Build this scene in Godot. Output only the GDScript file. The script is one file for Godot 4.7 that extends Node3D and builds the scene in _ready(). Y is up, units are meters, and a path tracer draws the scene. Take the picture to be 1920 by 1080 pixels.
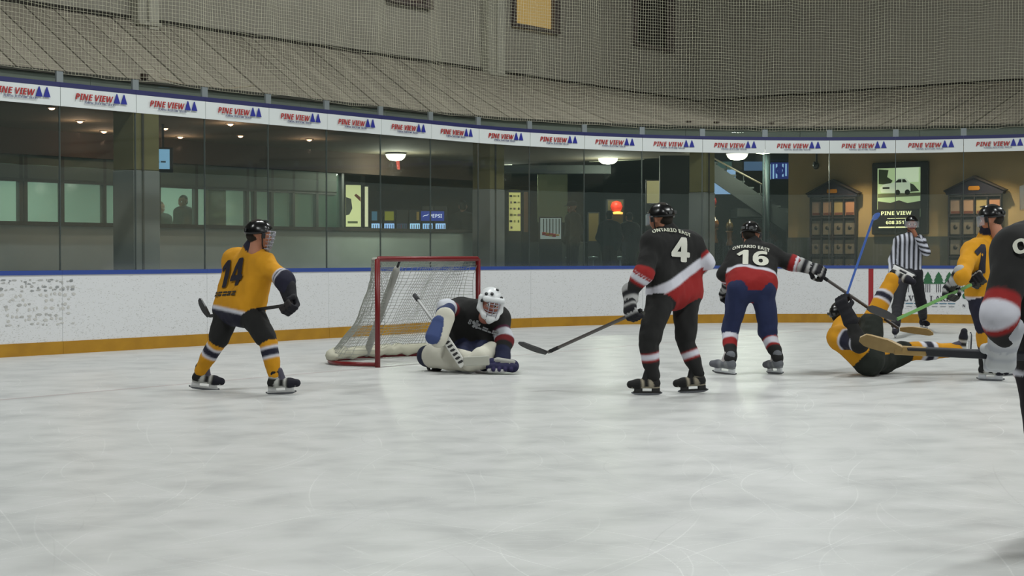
extends Node3D
# A hockey game in the corner of an indoor rink. Metres; y up; the camera stands at the near side boards and looks along -z.
const F := 3000.0            # focal length in pixels of the 1920 x 1080 frame
const EYE := 1.25
const TILT := -0.02066       # the lens looks down a little
const A := 0.9163            # heading of the end boards (52.5 degrees)
const R := 8.35              # corner radius of the rink
const T0 := Vector2(-0.95, 26.33)
var cam: Camera3D
var M := {}
var names := {}
var rng := RandomNumberGenerator.new()

# ---------------------------------------------------------------- places
func at(px: float, py: float, d: float) -> Vector3:
	var r: Vector3 = Basis(Vector3.RIGHT, TILT) * Vector3((px - 960.0) / F, -(py - 540.0) / F, -1.0)
	return Vector3(0, EYE, 0) + r * (d / -r.z)
func on_ice(px: float, py: float) -> Vector3:
	var r: Vector3 = Basis(Vector3.RIGHT, TILT) * Vector3((px - 960.0) / F, -(py - 540.0) / F, -1.0)
	return Vector3(0, EYE, 0) + r * (EYE / -r.y)
func pq(p: float, q: float, y: float = 0.0) -> Vector3:   # p: out from the end boards, q: along them
	return Vector3(p * sin(A) + q * cos(A), y, p * cos(A) - q * sin(A))
func heading(l: float) -> float:
	return A - maxf(l, 0.0) / R
func edge(l: float, o: float = 0.0, y: float = 0.0) -> Vector3:   # a point l metres along the boards, o metres outside them
	var h := heading(l)
	var n := Vector2(-sin(h), cos(h))
	var n0 := Vector2(-sin(A), cos(A))
	var p: Vector2
	if l <= 0.0: p = T0 + Vector2(cos(A), sin(A)) * l + n0 * o
	else: p = T0 - n0 * R + n * (R + o)
	return Vector3(p.x, y, -p.y)
func edge_basis(l: float) -> Basis:
	var h := heading(l)
	return Basis(Vector3(cos(h), 0, -sin(h)), Vector3.UP, Vector3(sin(h), 0, cos(h)))

# ---------------------------------------------------------------- naming
func numbered(called: String) -> String:
	if not names.has(called):
		names[called] = 0
		return called
	names[called] += 1
	return "%s_%03d" % [called, names[called]]
func tag(o: Node, label: String, category: String, group := "", kind := ""):
	if label: o.set_meta("label", label)
	if category: o.set_meta("category", category)
	if group: o.set_meta("group", group)
	if kind: o.set_meta("kind", kind)
	return o
func thing(called: String, label: String, category: String, where := Vector3.ZERO, group := "") -> Node3D:
	var o := Node3D.new()
	o.name = numbered(called)
	add_child(o)
	o.position = where
	tag(o, label, category, group)
	return o
func put(called: String, mesh: Mesh, m: Material, parent: Node = null, xf := Transform3D()) -> MeshInstance3D:
	var o := MeshInstance3D.new()
	o.mesh = mesh
	if m: o.material_override = m
	if parent:
		o.name = called
		parent.add_child(o, true)
	else:
		o.name = numbered(called)
		add_child(o)
	o.transform = xf
	return o
func struct(called: String, mesh: Mesh, m: Material, xf := Transform3D(), label := "") -> MeshInstance3D:
	var o := put(called, mesh, m, null, xf)
	o.set_meta("kind", "structure")
	if label: o.set_meta("label", label)
	return o

# ---------------------------------------------------------------- materials
func mat(key: String, c: Color, rough := 0.8, metal := 0.0) -> StandardMaterial3D:
	if M.has(key): return M[key]
	var m := StandardMaterial3D.new()
	m.albedo_color = c
	m.roughness = rough
	m.metallic = metal
	M[key] = m
	return m
func glow(key: String, c: Color, e: float) -> StandardMaterial3D:
	if M.has(key): return M[key]
	var m := mat(key, c, 0.5)
	m.emission_enabled = true
	m.emission = c
	m.emission_energy_multiplier = e
	return m
func grainy(key: String, c0: Color, c1: Color, scale: float, rough := 0.85, freq := 0.02) -> StandardMaterial3D:
	if M.has(key): return M[key]
	var m := mat(key, Color.WHITE, rough)
	var n := FastNoiseLite.new()
	n.seed = key.hash() % 1000
	n.frequency = freq
	n.fractal_octaves = 5
	var t := NoiseTexture2D.new()
	t.width = 256
	t.height = 256
	t.seamless = true
	t.noise = n
	var g := Gradient.new()
	g.set_color(0, c0)
	g.set_color(1, c1)
	t.color_ramp = g
	m.albedo_texture = t
	m.uv1_triplanar = true
	m.uv1_world_triplanar = true
	m.uv1_scale = Vector3.ONE * scale
	return m
func cloth(key: String) -> StandardMaterial3D:
	if M.has(key): return M[key]
	var m := mat(key, Color.WHITE, 0.9)
	m.vertex_color_use_as_albedo = true
	return m

# ---------------------------------------------------------------- shapes
func quad(st: SurfaceTool, a: Vector3, b: Vector3, c: Vector3, d: Vector3):   # clockwise seen from the front
	for v in [a, b, c, a, c, d]: st.add_vertex(v)
func box_into(st: SurfaceTool, xf: Transform3D, size: Vector3, bev := 0.0):
	var h := size / 2.0
	var bb := minf(bev, minf(h.x, minf(h.y, h.z)) * 0.9)
	# a chamfered box: six faces, twelve chamfers, eight corners
	var ax := [Vector3.RIGHT, Vector3.UP, Vector3.BACK]
	if bb <= 0.0:
		for i in 3:
			for s in [-1.0, 1.0]:
				var n: Vector3 = ax[i] * s
				var u: Vector3 = ax[(i + 1) % 3]
				var w: Vector3 = n.cross(u)
				var c: Vector3 = n * (n * h).length()
				var uu: Vector3 = u * (u * h).length()
				var ww: Vector3 = w * (w * h).length()
				quad(st, xf * (c - uu - ww), xf * (c - uu + ww), xf * (c + uu + ww), xf * (c + uu - ww))
		return
	var hi := h - Vector3.ONE * bb
	for i in 3:
		for s in [-1.0, 1.0]:
			var n: Vector3 = ax[i] * s
			var u: Vector3 = ax[(i + 1) % 3]
			var w: Vector3 = n.cross(u)
			var c: Vector3 = n * (n * h).length()
			var uu: Vector3 = u * (u * hi).length()
			var ww: Vector3 = w * (w * hi).length()
			quad(st, xf * (c - uu - ww), xf * (c - uu + ww), xf * (c + uu + ww), xf * (c + uu - ww))
	for i in 3:
		var j := (i + 1) % 3
		var k := (i + 2) % 3
		for s in [-1.0, 1.0]:
			for t in [-1.0, 1.0]:
				var p0: Vector3 = ax[i] * s * h[i] + ax[j] * t * hi[j]
				var p1: Vector3 = ax[i] * s * hi[i] + ax[j] * t * h[j]
				var e: Vector3 = ax[k] * hi[k]
				if s * t > 0: quad(st, xf * (p0 - e), xf * (p0 + e), xf * (p1 + e), xf * (p1 - e))
				else: quad(st, xf * (p0 + e), xf * (p0 - e), xf * (p1 - e), xf * (p1 + e))
	for sx in [-1.0, 1.0]:
		for sy in [-1.0, 1.0]:
			for sz in [-1.0, 1.0]:
				var p0 := Vector3(sx * h.x, sy * hi.y, sz * hi.z)
				var p1 := Vector3(sx * hi.x, sy * h.y, sz * hi.z)
				var p2 := Vector3(sx * hi.x, sy * hi.y, sz * h.z)
				var tri := [p0, p2, p1] if sx * sy * sz > 0 else [p0, p1, p2]
				for v in tri: st.add_vertex(xf * v)
func begin() -> SurfaceTool:
	var st := SurfaceTool.new()
	st.begin(Mesh.PRIMITIVE_TRIANGLES)
	return st
func done(st: SurfaceTool) -> ArrayMesh:
	st.generate_normals()
	return st.commit()
func box(size: Vector3, bev := 0.0, at_ := Vector3.ZERO) -> ArrayMesh:
	var st := begin()
	st.set_smooth_group(-1)
	box_into(st, Transform3D(Basis(), at_), size, bev)
	return done(st)
func tube_into(st: SurfaceTool, pts: Array, r, sides := 8, caps := true):
	# a tube through the points; r is one radius or one for each point
	var rings := []
	var side := Vector3.ZERO
	for i in pts.size():
		var p: Vector3 = pts[i]
		var t: Vector3 = (pts[mini(i + 1, pts.size() - 1)] - pts[maxi(i - 1, 0)]).normalized()
		if side == Vector3.ZERO:
			side = t.cross(Vector3.UP if absf(t.y) < 0.9 else Vector3.RIGHT).normalized()
		side = (side - t * side.dot(t)).normalized()
		var up := side.cross(t)
		var rr: float = r[i] if r is Array else r
		var ring := []
		for k in sides:
			var a := TAU * k / sides
			ring.append(p + (side * cos(a) + up * sin(a)) * rr)
		rings.append(ring)
	for i in pts.size() - 1:
		for k in sides:
			var k2 := (k + 1) % sides
			quad(st, rings[i][k], rings[i][k2], rings[i + 1][k2], rings[i + 1][k])
	if caps:
		for k in range(1, sides - 1):
			for v in [rings[0][0], rings[0][k + 1], rings[0][k]]: st.add_vertex(v)
			var e: Array = rings[-1]
			for v in [e[0], e[k], e[k + 1]]: st.add_vertex(v)
func tube(pts: Array, r, sides := 8) -> ArrayMesh:
	var st := begin()
	st.set_smooth_group(-1 if sides < 5 else 0)
	tube_into(st, pts, r, sides)
	return done(st)
func lathe(profile: Array, sides := 20) -> ArrayMesh:   # profile: Vector2(radius, height), bottom to top
	var st := begin()
	for i in profile.size() - 1:
		var a: Vector2 = profile[i]
		var b: Vector2 = profile[i + 1]
		for k in sides:
			var t0 := TAU * k / sides
			var t1 := TAU * (k + 1) / sides
			quad(st, Vector3(a.x * cos(t0), a.y, a.x * sin(t0)), Vector3(b.x * cos(t0), b.y, b.x * sin(t0)), Vector3(b.x * cos(t1), b.y, b.x * sin(t1)), Vector3(a.x * cos(t1), a.y, a.x * sin(t1)))
	return done(st)
func slab_poly(pts: Array, depth: float) -> ArrayMesh:   # a flat outline (Vector2) with thickness along z
	var st := begin()
	st.set_smooth_group(-1)
	var packed := PackedVector2Array(pts)
	if Geometry2D.is_polygon_clockwise(packed): packed.reverse()
	var idx := Geometry2D.triangulate_polygon(packed)
	for i in range(0, idx.size(), 3):
		var a := packed[idx[i]]
		var b := packed[idx[i + 1]]
		var c := packed[idx[i + 2]]
		if (b - a).cross(c - a) < 0:
			var tmp := b
			b = c
			c = tmp
		for v in [a, c, b]: st.add_vertex(Vector3(v.x, v.y, depth / 2))
		for v in [a, b, c]: st.add_vertex(Vector3(v.x, v.y, -depth / 2))
	for i in packed.size():
		var a := packed[i]
		var b := packed[(i + 1) % packed.size()]
		quad(st, Vector3(a.x, a.y, depth / 2), Vector3(b.x, b.y, depth / 2), Vector3(b.x, b.y, -depth / 2), Vector3(a.x, a.y, -depth / 2))
	return done(st)
func curve_box(l0: float, l1: float, y0: float, y1: float, o0: float, o1: float, seg := 0) -> ArrayMesh:   # a box bent along the boards
	var st := begin()
	st.set_smooth_group(-1)
	var n := seg if seg > 0 else (1 if l1 <= 0.0 else maxi(2, int((l1 - l0) / 0.3)))
	for i in n:
		var a := lerpf(l0, l1, float(i) / n)
		var b := lerpf(l0, l1, float(i + 1) / n)
		var f := [[edge(a, o0, y0), Vector2(a, y0)], [edge(a, o0, y1), Vector2(a, y1)], [edge(b, o0, y1), Vector2(b, y1)], [edge(b, o0, y0), Vector2(b, y0)]]
		for k in [0, 1, 2, 0, 2, 3]:
			st.set_uv(Vector2(f[k][1].x / 6.0, 1.0 - f[k][1].y))
			st.add_vertex(f[k][0])
		quad(st, edge(b, o1, y0), edge(b, o1, y1), edge(a, o1, y1), edge(a, o1, y0))
		quad(st, edge(a, o0, y1), edge(a, o1, y1), edge(b, o1, y1), edge(b, o0, y1))
		quad(st, edge(a, o1, y0), edge(a, o0, y0), edge(b, o0, y0), edge(b, o1, y0))
	quad(st, edge(l0, o1, y0), edge(l0, o1, y1), edge(l0, o0, y1), edge(l0, o0, y0))
	quad(st, edge(l1, o0, y0), edge(l1, o0, y1), edge(l1, o1, y1), edge(l1, o1, y0))
	return done(st)
func lettering(text: String, high: float, bold := true, serif := false, fat := 0.0) -> TextMesh:   # high: height of a capital
	var key := "text|%s|%s|%s|%s|%s" % [text, high, bold, serif, fat]
	if M.has(key): return M[key]
	var f := SystemFont.new()
	f.font_names = PackedStringArray(["Droid Serif" if serif else "Droid Sans"])
	f.font_weight = 700 if bold else 400
	var t := TextMesh.new()
	t.text = text
	if fat != 0.0:
		var v := FontVariation.new()
		v.base_font = f
		v.variation_embolden = fat
		t.font = v
	else:
		t.font = f
	t.font_size = 48
	t.pixel_size = high / (48.0 * 0.714)
	t.depth = 0.004
	t.curve_step = 2.0
	M[key] = t
	return t
func flat_image(w: int, h: int, c: Color) -> Image:
	var im := Image.create(w, h, false, Image.FORMAT_RGB8)
	im.fill(c)
	return im
# ================================================================ the place
func make_camera():
	cam = Camera3D.new()
	cam.name = "camera"
	add_child(cam)
	cam.position = Vector3(0, EYE, 0)
	cam.rotation.x = TILT
	cam.fov = rad_to_deg(2.0 * atan(540.0 / F))
	cam.near = 0.05
	cam.far = 300.0
	cam.current = true
	var env := Environment.new()
	env.background_mode = Environment.BG_COLOR
	env.background_color = Color(0.0, 0.0, 0.0)
	env.tonemap_mode = Environment.TONE_MAPPER_LINEAR
	env.tonemap_exposure = 1.0
	env.sdfgi_enabled = true
	env.ssao_enabled = true
	env.ssil_enabled = true
	var we := WorldEnvironment.new()
	we.name = "world_environment"
	we.environment = env
	add_child(we)
func arena_lamps():
	# rows of big lamps under the arena roof, out of the frame
	var n := 0
	for q in [4.0, 13.0, 22.0]:
		for p in [-12.0, -2.0, 9.0, 20.0, 31.0]:
			n += 1
			var t := thing("arena_lamp", "white arena ceiling lamp hanging high over the ice", "lamp", pq(p, q, 9.0), "arena ceiling lamps")
			t.rotation.y = A
			put("housing", box(Vector3(2.3, 0.16, 0.6), 0.02, Vector3(0, 0.1, 0)), mat("housing", Color(0.5, 0.5, 0.5), 0.6), t)
			put("tube_panel", box(Vector3(2.2, 0.02, 0.5)), glow("lamp_glow", Color(0.95, 1.0, 0.97), 4.0), t)
			var a := AreaLight3D.new()
			a.name = "arena_light"
			a.area_size = Vector2(2.2, 0.5)
			a.area_normalize_energy = true
			a.light_color = Color(0.985, 1.0, 0.99)
			a.light_energy = LAMP
			a.area_range = 80.0
			a.shadow_enabled = true
			t.add_child(a)
			a.position.y = -0.03
			a.rotation.x = -PI / 2
const LAMP := 41.0

func ice_texture() -> Image:
	var w := 1536
	var base := Color(0.815, 0.815, 0.815)
	var im := flat_image(w, w, base)
	var r := RandomNumberGenerator.new()
	r.seed = 5
	for i in 900:   # skate cuts: long shallow arcs, some filled with snow and some dull
		var p := Vector2(r.randf() * w, r.randf() * w)
		var a := r.randf() * TAU
		var turn := r.randf_range(-0.004, 0.004)
		var n := int(r.randf_range(40, 520))
		var lift := r.randf_range(-0.05, 0.09)
		if r.randf() < 0.35: lift = r.randf_range(0.05, 0.11)
		for k in n:
			p += Vector2(cos(a), sin(a))
			a += turn
			var f := sin(PI * k / n)
			var x := posmod(int(p.x), w)
			var y := posmod(int(p.y), w)
			var c := im.get_pixel(x, y)
			var d := lift * f
			im.set_pixel(x, y, Color(clampf(c.r + d, 0, 1), clampf(c.g + d, 0, 1), clampf(c.b + d, 0, 1)))
	for i in 70:   # broad scrapes and ridges of snow
		var p := Vector2(r.randf() * w, r.randf() * w)
		var a := r.randf() * TAU
		var turn := r.randf_range(-0.006, 0.006)
		var n := int(r.randf_range(60, 330))
		var lift := r.randf_range(-0.045, 0.06)
		var wide := r.randi_range(2, 6)
		for k in n:
			p += Vector2(cos(a), sin(a))
			a += turn
			var f := sin(PI * k / n) * lift
			for o in wide:
				if r.randf() < 0.35: continue
				var q := p + Vector2(-sin(a), cos(a)) * o
				var x := posmod(int(q.x), w)
				var y := posmod(int(q.y), w)
				var c := im.get_pixel(x, y)
				im.set_pixel(x, y, Color(clampf(c.r + f, 0, 1), clampf(c.g + f, 0, 1), clampf(c.b + f, 0, 1)))
	for i in 60:   # little heaps of crumbs
		var p := Vector2(r.randf() * w, r.randf() * w)
		for k in 30:
			var q := p + Vector2(r.randfn(0, 14), r.randfn(0, 14))
			im.set_pixel(posmod(int(q.x), w), posmod(int(q.y), w), Color(0.92, 0.92, 0.92))
	for i in 5000:   # crumbs of snow
		var x := r.randi() % w
		var y := r.randi() % w
		var d := r.randf_range(0.02, 0.1)
		var c := im.get_pixel(x, y)
		im.set_pixel(x, y, Color(minf(c.r + d, 1), minf(c.g + d, 1), minf(c.b + d, 1)))
	return im
func build_ice():
	var m := mat("ice", Color(1, 1, 1), 0.38)
	m.albedo_texture = ImageTexture.create_from_image(ice_texture())
	m.metallic_specular = 0.4
	m.detail_enabled = true
	m.detail_uv_layer = BaseMaterial3D.DETAIL_UV_2
	m.detail_blend_mode = BaseMaterial3D.BLEND_MODE_MUL
	var n := FastNoiseLite.new()
	n.seed = 11
	n.frequency = 0.02
	n.fractal_octaves = 5
	var t := NoiseTexture2D.new()
	t.width = 1024
	t.height = 1024
	t.seamless = true
	t.noise = n
	var g := Gradient.new()
	g.set_color(0, Color(0.86, 0.865, 0.865))
	g.set_color(1, Color(1.0, 1.0, 1.0))
	g.add_point(0.5, Color(0.95, 0.955, 0.95))
	t.color_ramp = g
	m.detail_albedo = t
	var st := begin()
	st.set_smooth_group(-1)
	for x in range(-14, 44, 2):
		for z in range(-34, 30, 2):
			for v in [Vector2(x, z), Vector2(x + 2, z), Vector2(x + 2, z + 2), Vector2(x, z), Vector2(x + 2, z + 2), Vector2(x, z + 2)]:
				st.set_uv(v / 7.3)
				st.set_uv2((v.rotated(0.5) * Vector2(1.0, 1.2)) / 13.0)
				st.add_vertex(Vector3(v.x, 0, v.y))
	var o := struct("floor", done(st), m, Transform3D(), "scuffed white sheet of rink ice with skate cuts")
	o.set_meta("kind", "structure")
	# the painted goal line, faint under the snow
	var g0 := goal_post_a() + goal_dir() * -13.0
	var g1 := goal_post_a() + goal_dir() * 13.2
	var s2 := begin()
	var w := goal_back() * 0.025
	var up := Vector3(0, 0.001, 0)
	s2.set_smooth_group(-1)
	quad(s2, g0 - w + up, g0 + w + up, g1 + w + up, g1 - w + up)
	struct("trim_1", done(s2), mat("goal_line", Color(0.74, 0.70, 0.70), 0.5), Transform3D(), "thin faded goal line under the ice through both goal posts")
func goal_post_a() -> Vector3: return on_ice(708, 689)
func goal_dir() -> Vector3: return Vector3(cos(A + 0.02), 0, -sin(A + 0.02))
func goal_back() -> Vector3: return Vector3(-sin(A + 0.02), 0, -cos(A + 0.02))

func board_texture() -> Image:
	var w := 1536
	var h := 256
	var im := flat_image(w, h, Color(0.83, 0.835, 0.84))
	var r := RandomNumberGenerator.new()
	r.seed = 21
	for i in 6500:   # puck and stick scuffs, most of them low on the boards
		var x := r.randi() % w
		var y := int(h * (1.0 - pow(r.randf(), 1.7) * 0.95)) - 1
		var n := 1 + r.randi() % 5
		var v := r.randf_range(0.55, 0.8)
		for k in n:
			im.set_pixel(posmod(x + k, w), clampi(y + (r.randi() % 3 - 1 if k % 2 else 0), 0, h - 1), Color(v, v, v * 0.98))
	for i in 260:
		var x := r.randi() % w
		var y := r.randi() % h
		var n := 4 + r.randi() % 22
		var v := r.randf_range(0.7, 0.8)
		var s := r.randf_range(-0.4, 0.4)
		for k in n: im.set_pixel(posmod(x + k, w), clampi(y + int(k * s), 0, h - 1), Color(v, v, v))
	return im
func build_boards():
	var bm := mat("board", Color.WHITE, 0.45)
	bm.albedo_texture = ImageTexture.create_from_image(board_texture())
	var boards := thing("rink_boards", "white scuffed rink boards with blue cap rail and yellow kick plate round the corner", "rink boards", edge(0))
	var inv := boards.transform.affine_inverse()
	var blue := mat("cap_blue", Color(0.17, 0.27, 0.55), 0.45)
	var yellow := grainy("kick_yellow", Color(0.59, 0.42, 0.05), Color(0.69, 0.51, 0.09), 0.7, 0.5)
	for i in range(-6, 9):
		var l0 := -0.556 + 2.4 * i
		put("board_panel", curve_box(l0 + 0.002, l0 + 2.398, 0.155, 1.0, 0.0, 0.05), bm, boards, inv)
		put("kick_plate", curve_box(l0 + 0.002, l0 + 2.398, 0.0, 0.16, -0.012, 0.05), yellow, boards, inv)
		put("cap_rail", curve_box(l0 + 0.001, l0 + 2.399, 1.0, 1.055, -0.012, 0.12), blue, boards, inv)
	# glass above the boards
	var gm := mat("rink_glass", Color(0.50, 0.58, 0.56, 0.03), 0.03)
	gm.transparency = BaseMaterial3D.TRANSPARENCY_ALPHA
	gm.metallic_specular = 0.5
	var lm := mat("scuffed_glass", Color(0.56, 0.63, 0.61, 0.065), 0.05)   # the lower panes are dull with puck scuffs
	lm.transparency = BaseMaterial3D.TRANSPARENCY_ALPHA
	var jm := mat("glass_joint", Color(0.30, 0.33, 0.32, 0.75), 0.3)
	jm.transparency = BaseMaterial3D.TRANSPARENCY_ALPHA
	var clip := mat("glass_clip", Color(0.50, 0.53, 0.54), 0.4, 0.3)
	var glass := thing("rink_glass", "tall clear safety glass standing on the blue cap rail of the boards", "safety glass", edge(0, 0.03, 1.05))
	inv = glass.transform.affine_inverse()
	for i in range(-11, 16):
		var l0 := -0.556 + 1.2 * i
		put("lower_pane", curve_box(l0 + 0.006, l0 + 1.194, 1.055, 2.365, 0.035, 0.047, 1 if l0 + 1.2 <= 0.0 else 3), lm, glass, inv)
		put("upper_pane", curve_box(l0 + 0.006, l0 + 1.194, 2.368, 3.50, 0.035, 0.047, 1 if l0 + 1.2 <= 0.0 else 3), gm, glass, inv)
		put("glass_joint", curve_box(l0 - 0.007, l0 + 0.007, 1.055, 3.14, 0.030, 0.052, 1), jm, glass, inv)
		put("joint_clip", curve_box(l0 - 0.05, l0 + 0.05, 3.42, 3.56, 0.024, 0.058, 1), clip, glass, inv)
		put("edge_band", curve_box(l0 + 0.001, l0 + 1.199, 3.365, 3.425, 0.022, 0.034, 1 if l0 + 1.2 <= 0.0 else 3), mat("navy_band", Color(0.13, 0.14, 0.33), 0.5), glass, inv)
	# the advertising banners along the top of the glass
	var white := mat("banner_white", Color(0.80, 0.82, 0.82), 0.5)
	var red := mat("banner_red", Color(0.62, 0.13, 0.13), 0.5)
	var navy := mat("banner_blue", Color(0.12, 0.15, 0.52), 0.5)
	var ink := mat("banner_ink", Color(0.30, 0.32, 0.48), 0.5)
	var words := lettering("PINE VIEW", 0.078)
	var small := lettering("PONTIAC BUICK GMC TRUCKS", 0.026, false)
	var tri := slab_poly([Vector2(-0.052, 0), Vector2(0.052, 0), Vector2(0.006, 0.125), Vector2(-0.006, 0.125)], 0.004)
	var ordinal := ["first", "second", "third", "fourth", "fifth", "sixth", "seventh", "eighth", "ninth", "tenth", "eleventh", "twelfth", "thirteenth", "fourteenth", "fifteenth", "sixteenth", "seventeenth", "eighteenth"]
	for i in range(-7, 10):
		var l0 := -0.556 + 1.2 * i
		var lc := l0 + 0.6
		var t := thing("advertising_banner", "white banner with red lettering and two blue triangles, %s from the left" % ordinal[i + 7], "banner", edge(lc, 0.02, 3.25), "banners along the top of the glass")
		t.basis = edge_basis(lc)
		put("panel", curve_box(l0 + 0.004, l0 + 1.196, 3.125, 3.362, 0.016, 0.03, 1 if l0 + 1.2 <= 0.0 else 4), white, t, t.transform.affine_inverse())
		# lettering is bent a little by setting each piece on the curve
		var sx := Basis(Vector3(1.06, 0, 0), Vector3(0.22, 1, 0), Vector3(0, 0, 1))
		put("lettering", words, red, t, Transform3D(sx, Vector3(-0.09, 0.012, 0.022)))
		put("small_print", small, ink, t, Transform3D(Basis(), Vector3(0.0, -0.055, 0.022)))
		put("triangle", tri, navy, t, Transform3D(Basis(), Vector3(0.27, -0.032, 0.022)))
		put("triangle", tri, navy, t, Transform3D(Basis(), Vector3(0.385, -0.032, 0.022)))
	board_marks()
func on_board(l: float, y: float, o := 0.004) -> Transform3D:
	return Transform3D(edge_basis(l), edge(l, -o, y))
func board_marks():
	# the red goal-line stripe on the boards
	var lr := l_at(1633)
	var s := put("goal_line_stripe", curve_box(lr - 0.045, lr + 0.045, 0.17, 0.995, -0.003, 0.0, 1), mat("stripe_red", Color(0.58, 0.10, 0.13), 0.5))
	tag(s, "red vertical goal line stripe on the white boards", "stripe")
	# a printed advertisement: a row of green trees over lettering
	var la := l_at(1742)
	var t := thing("board_advertisement", "printed board advertisement with green trees and dark lettering behind the referee", "advertisement", edge(la, -0.004, 0.55))
	t.basis = edge_basis(la)
	var green := mat("ad_green", Color(0.16, 0.38, 0.24), 0.5)
	var ink := mat("ad_ink", Color(0.22, 0.22, 0.26), 0.5)
	var teal := mat("ad_teal", Color(0.25, 0.45, 0.55), 0.5)
	for i in 6:
		var x := -0.40 + i * 0.19
		var pts := [Vector2(-0.03, 0.0), Vector2(-0.10, 0.0), Vector2(-0.06, 0.06), Vector2(-0.085, 0.06), Vector2(-0.045, 0.13), Vector2(-0.06, 0.13), Vector2(0, 0.225), Vector2(0.06, 0.13), Vector2(0.045, 0.13), Vector2(0.085, 0.06), Vector2(0.06, 0.06), Vector2(0.10, 0.0), Vector2(0.03, 0.0)]
		put("printed_tree", slab_poly(pts, 0.004), green, t, Transform3D(Basis(), Vector3(x, 0.17, curve_in(x))))
		for k in [-0.035, 0.0, 0.035]:
			put("printed_trunk", box(Vector3(0.012, 0.15, 0.004)), ink, t, Transform3D(Basis(), Vector3(x + k, 0.09, curve_in(x))))
	var text := "SILVER LAKES"
	for i in text.length():
		if text[i] == " ": continue
		var x := -0.60 + i * 0.094
		put("letter", lettering(text[i], 0.10, true, true), ink, t, Transform3D(Basis(Vector3.UP, -x / R), Vector3(x, -0.10, curve_in(x))))
	for i in 7:
		var x := -0.5 + i * 0.15
		put("printed_line", box(Vector3(0.13, 0.016, 0.004)), teal, t, Transform3D(Basis(Vector3.UP, -x / R), Vector3(x, -0.19, curve_in(x))))
		put("printed_line", box(Vector3(0.10, 0.010, 0.004)), mat("ad_grey", Color(0.5, 0.53, 0.55), 0.5), t, Transform3D(Basis(Vector3.UP, -x / R), Vector3(x, -0.245, curve_in(x))))
	put("printed_figure", lettering("8", 0.22, true), green, t, Transform3D(Basis(Vector3.UP, -0.66 / R), Vector3(0.66, 0.0, curve_in(0.66))))
	put("printed_figure", lettering("N", 0.05, true), ink, t, Transform3D(Basis(Vector3.UP, -0.62 / R), Vector3(0.62, -0.23, curve_in(0.62))))
	# a worn, half rubbed off advertisement at the left end
	var lb := l_at(52)
	var w := thing("worn_advertisement", "worn half rubbed off lettering on the white boards at the far left", "advertisement", edge(lb, -0.003, 0.75))
	w.basis = edge_basis(lb)
	var r := RandomNumberGenerator.new()
	r.seed = 8
	var greys := [mat("worn_a", Color(0.55, 0.56, 0.56), 0.6), mat("worn_b", Color(0.66, 0.66, 0.65), 0.6), mat("worn_c", Color(0.735, 0.73, 0.715), 0.6)]
	for row in [[0.18, 0.030, 0], [0.155, 0.022, 0], [0.10, 0.04, 0], [0.07, 0.03, 0], [0.0, 0.05, 2], [-0.06, 0.045, 2], [-0.12, 0.04, 1], [-0.17, 0.05, 2], [-0.25, 0.04, 1], [-0.30, 0.045, 2], [-0.36, 0.03, 1]]:
		var x := -0.85
		while x < 0.72:
			var wd := r.randf_range(0.02, 0.09)
			if r.randf() < (0.85 if row[2] == 0 else 0.5):
				var pts := []
				for k in 7:
					var a := -TAU * k / 7.0
					pts.append(Vector2(cos(a) * wd * 0.5 * r.randf_range(0.6, 1.1), sin(a) * row[1] * 0.5 * r.randf_range(0.5, 1.1)))
				put("worn_mark", slab_poly(pts, 0.002), greys[mini(2, row[2] + r.randi() % 2)], w, Transform3D(Basis(), Vector3(x, row[0] + r.randf_range(-0.015, 0.015), 0.0)))
			x += wd + r.randf_range(0.005, 0.03)
func curve_in(x: float) -> float:
	return x * x / (2.0 * R) + 0.002
func l_at(px: float) -> float:   # where along the boards the picture column px falls
	var lo := -16.0
	var hi := 16.0
	for i in 50:
		var mid := (lo + hi) / 2
		var p := edge(mid)
		if p.x / -p.z * F + 960.0 < px: lo = mid
		else: hi = mid
	return lo
# ---------------------------------------------------------------- hall, roof and concourse
const WALL_P := -19.6
const WALL_Q := 32.75
const LOW := 3.70
const HIGH := 4.86
func on_p(p: float, px: float, py: float) -> Vector3:
	var k := (px - 960.0) / F
	return at(px, py, p / (sin(A) * k - cos(A)))
func on_q(q: float, px: float, py: float) -> Vector3:
	var k := (px - 960.0) / F
	return at(px, py, q / (cos(A) * k + sin(A)))
func p_of(v: Vector3) -> float: return v.x * sin(A) + v.z * cos(A)
func q_of(v: Vector3) -> float: return v.x * cos(A) - v.z * sin(A)
func pq_box(p0: float, p1: float, q0: float, q1: float, y0: float, y1: float) -> ArrayMesh:   # in world axes
	var st := begin()
	st.set_smooth_group(-1)
	box_into(st, Transform3D(Basis(Vector3.UP, A), pq((p0 + p1) / 2, (q0 + q1) / 2, (y0 + y1) / 2)), Vector3(absf(q1 - q0), y1 - y0, absf(p1 - p0)))
	return done(st)
func roof_low(q: float) -> Vector3:   # lower end of the left roof at q
	var c := edge(0, -R)
	var pc := p_of(c)
	var qc := q_of(c)
	var rr := R + 1.1
	if q <= qc: return pq(pc - rr, q, LOW)
	var dq := q - qc
	if dq < rr * 0.7071: return pq(pc - sqrt(rr * rr - dq * dq), q, LOW)
	var v0 := Vector2(pc - rr * 0.7071, qc + rr * 0.7071)
	var f := (q - v0.y) / (WALL_Q - v0.y)
	return pq(lerpf(v0.x, WALL_P, f), q, lerpf(LOW, HIGH, f))
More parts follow.
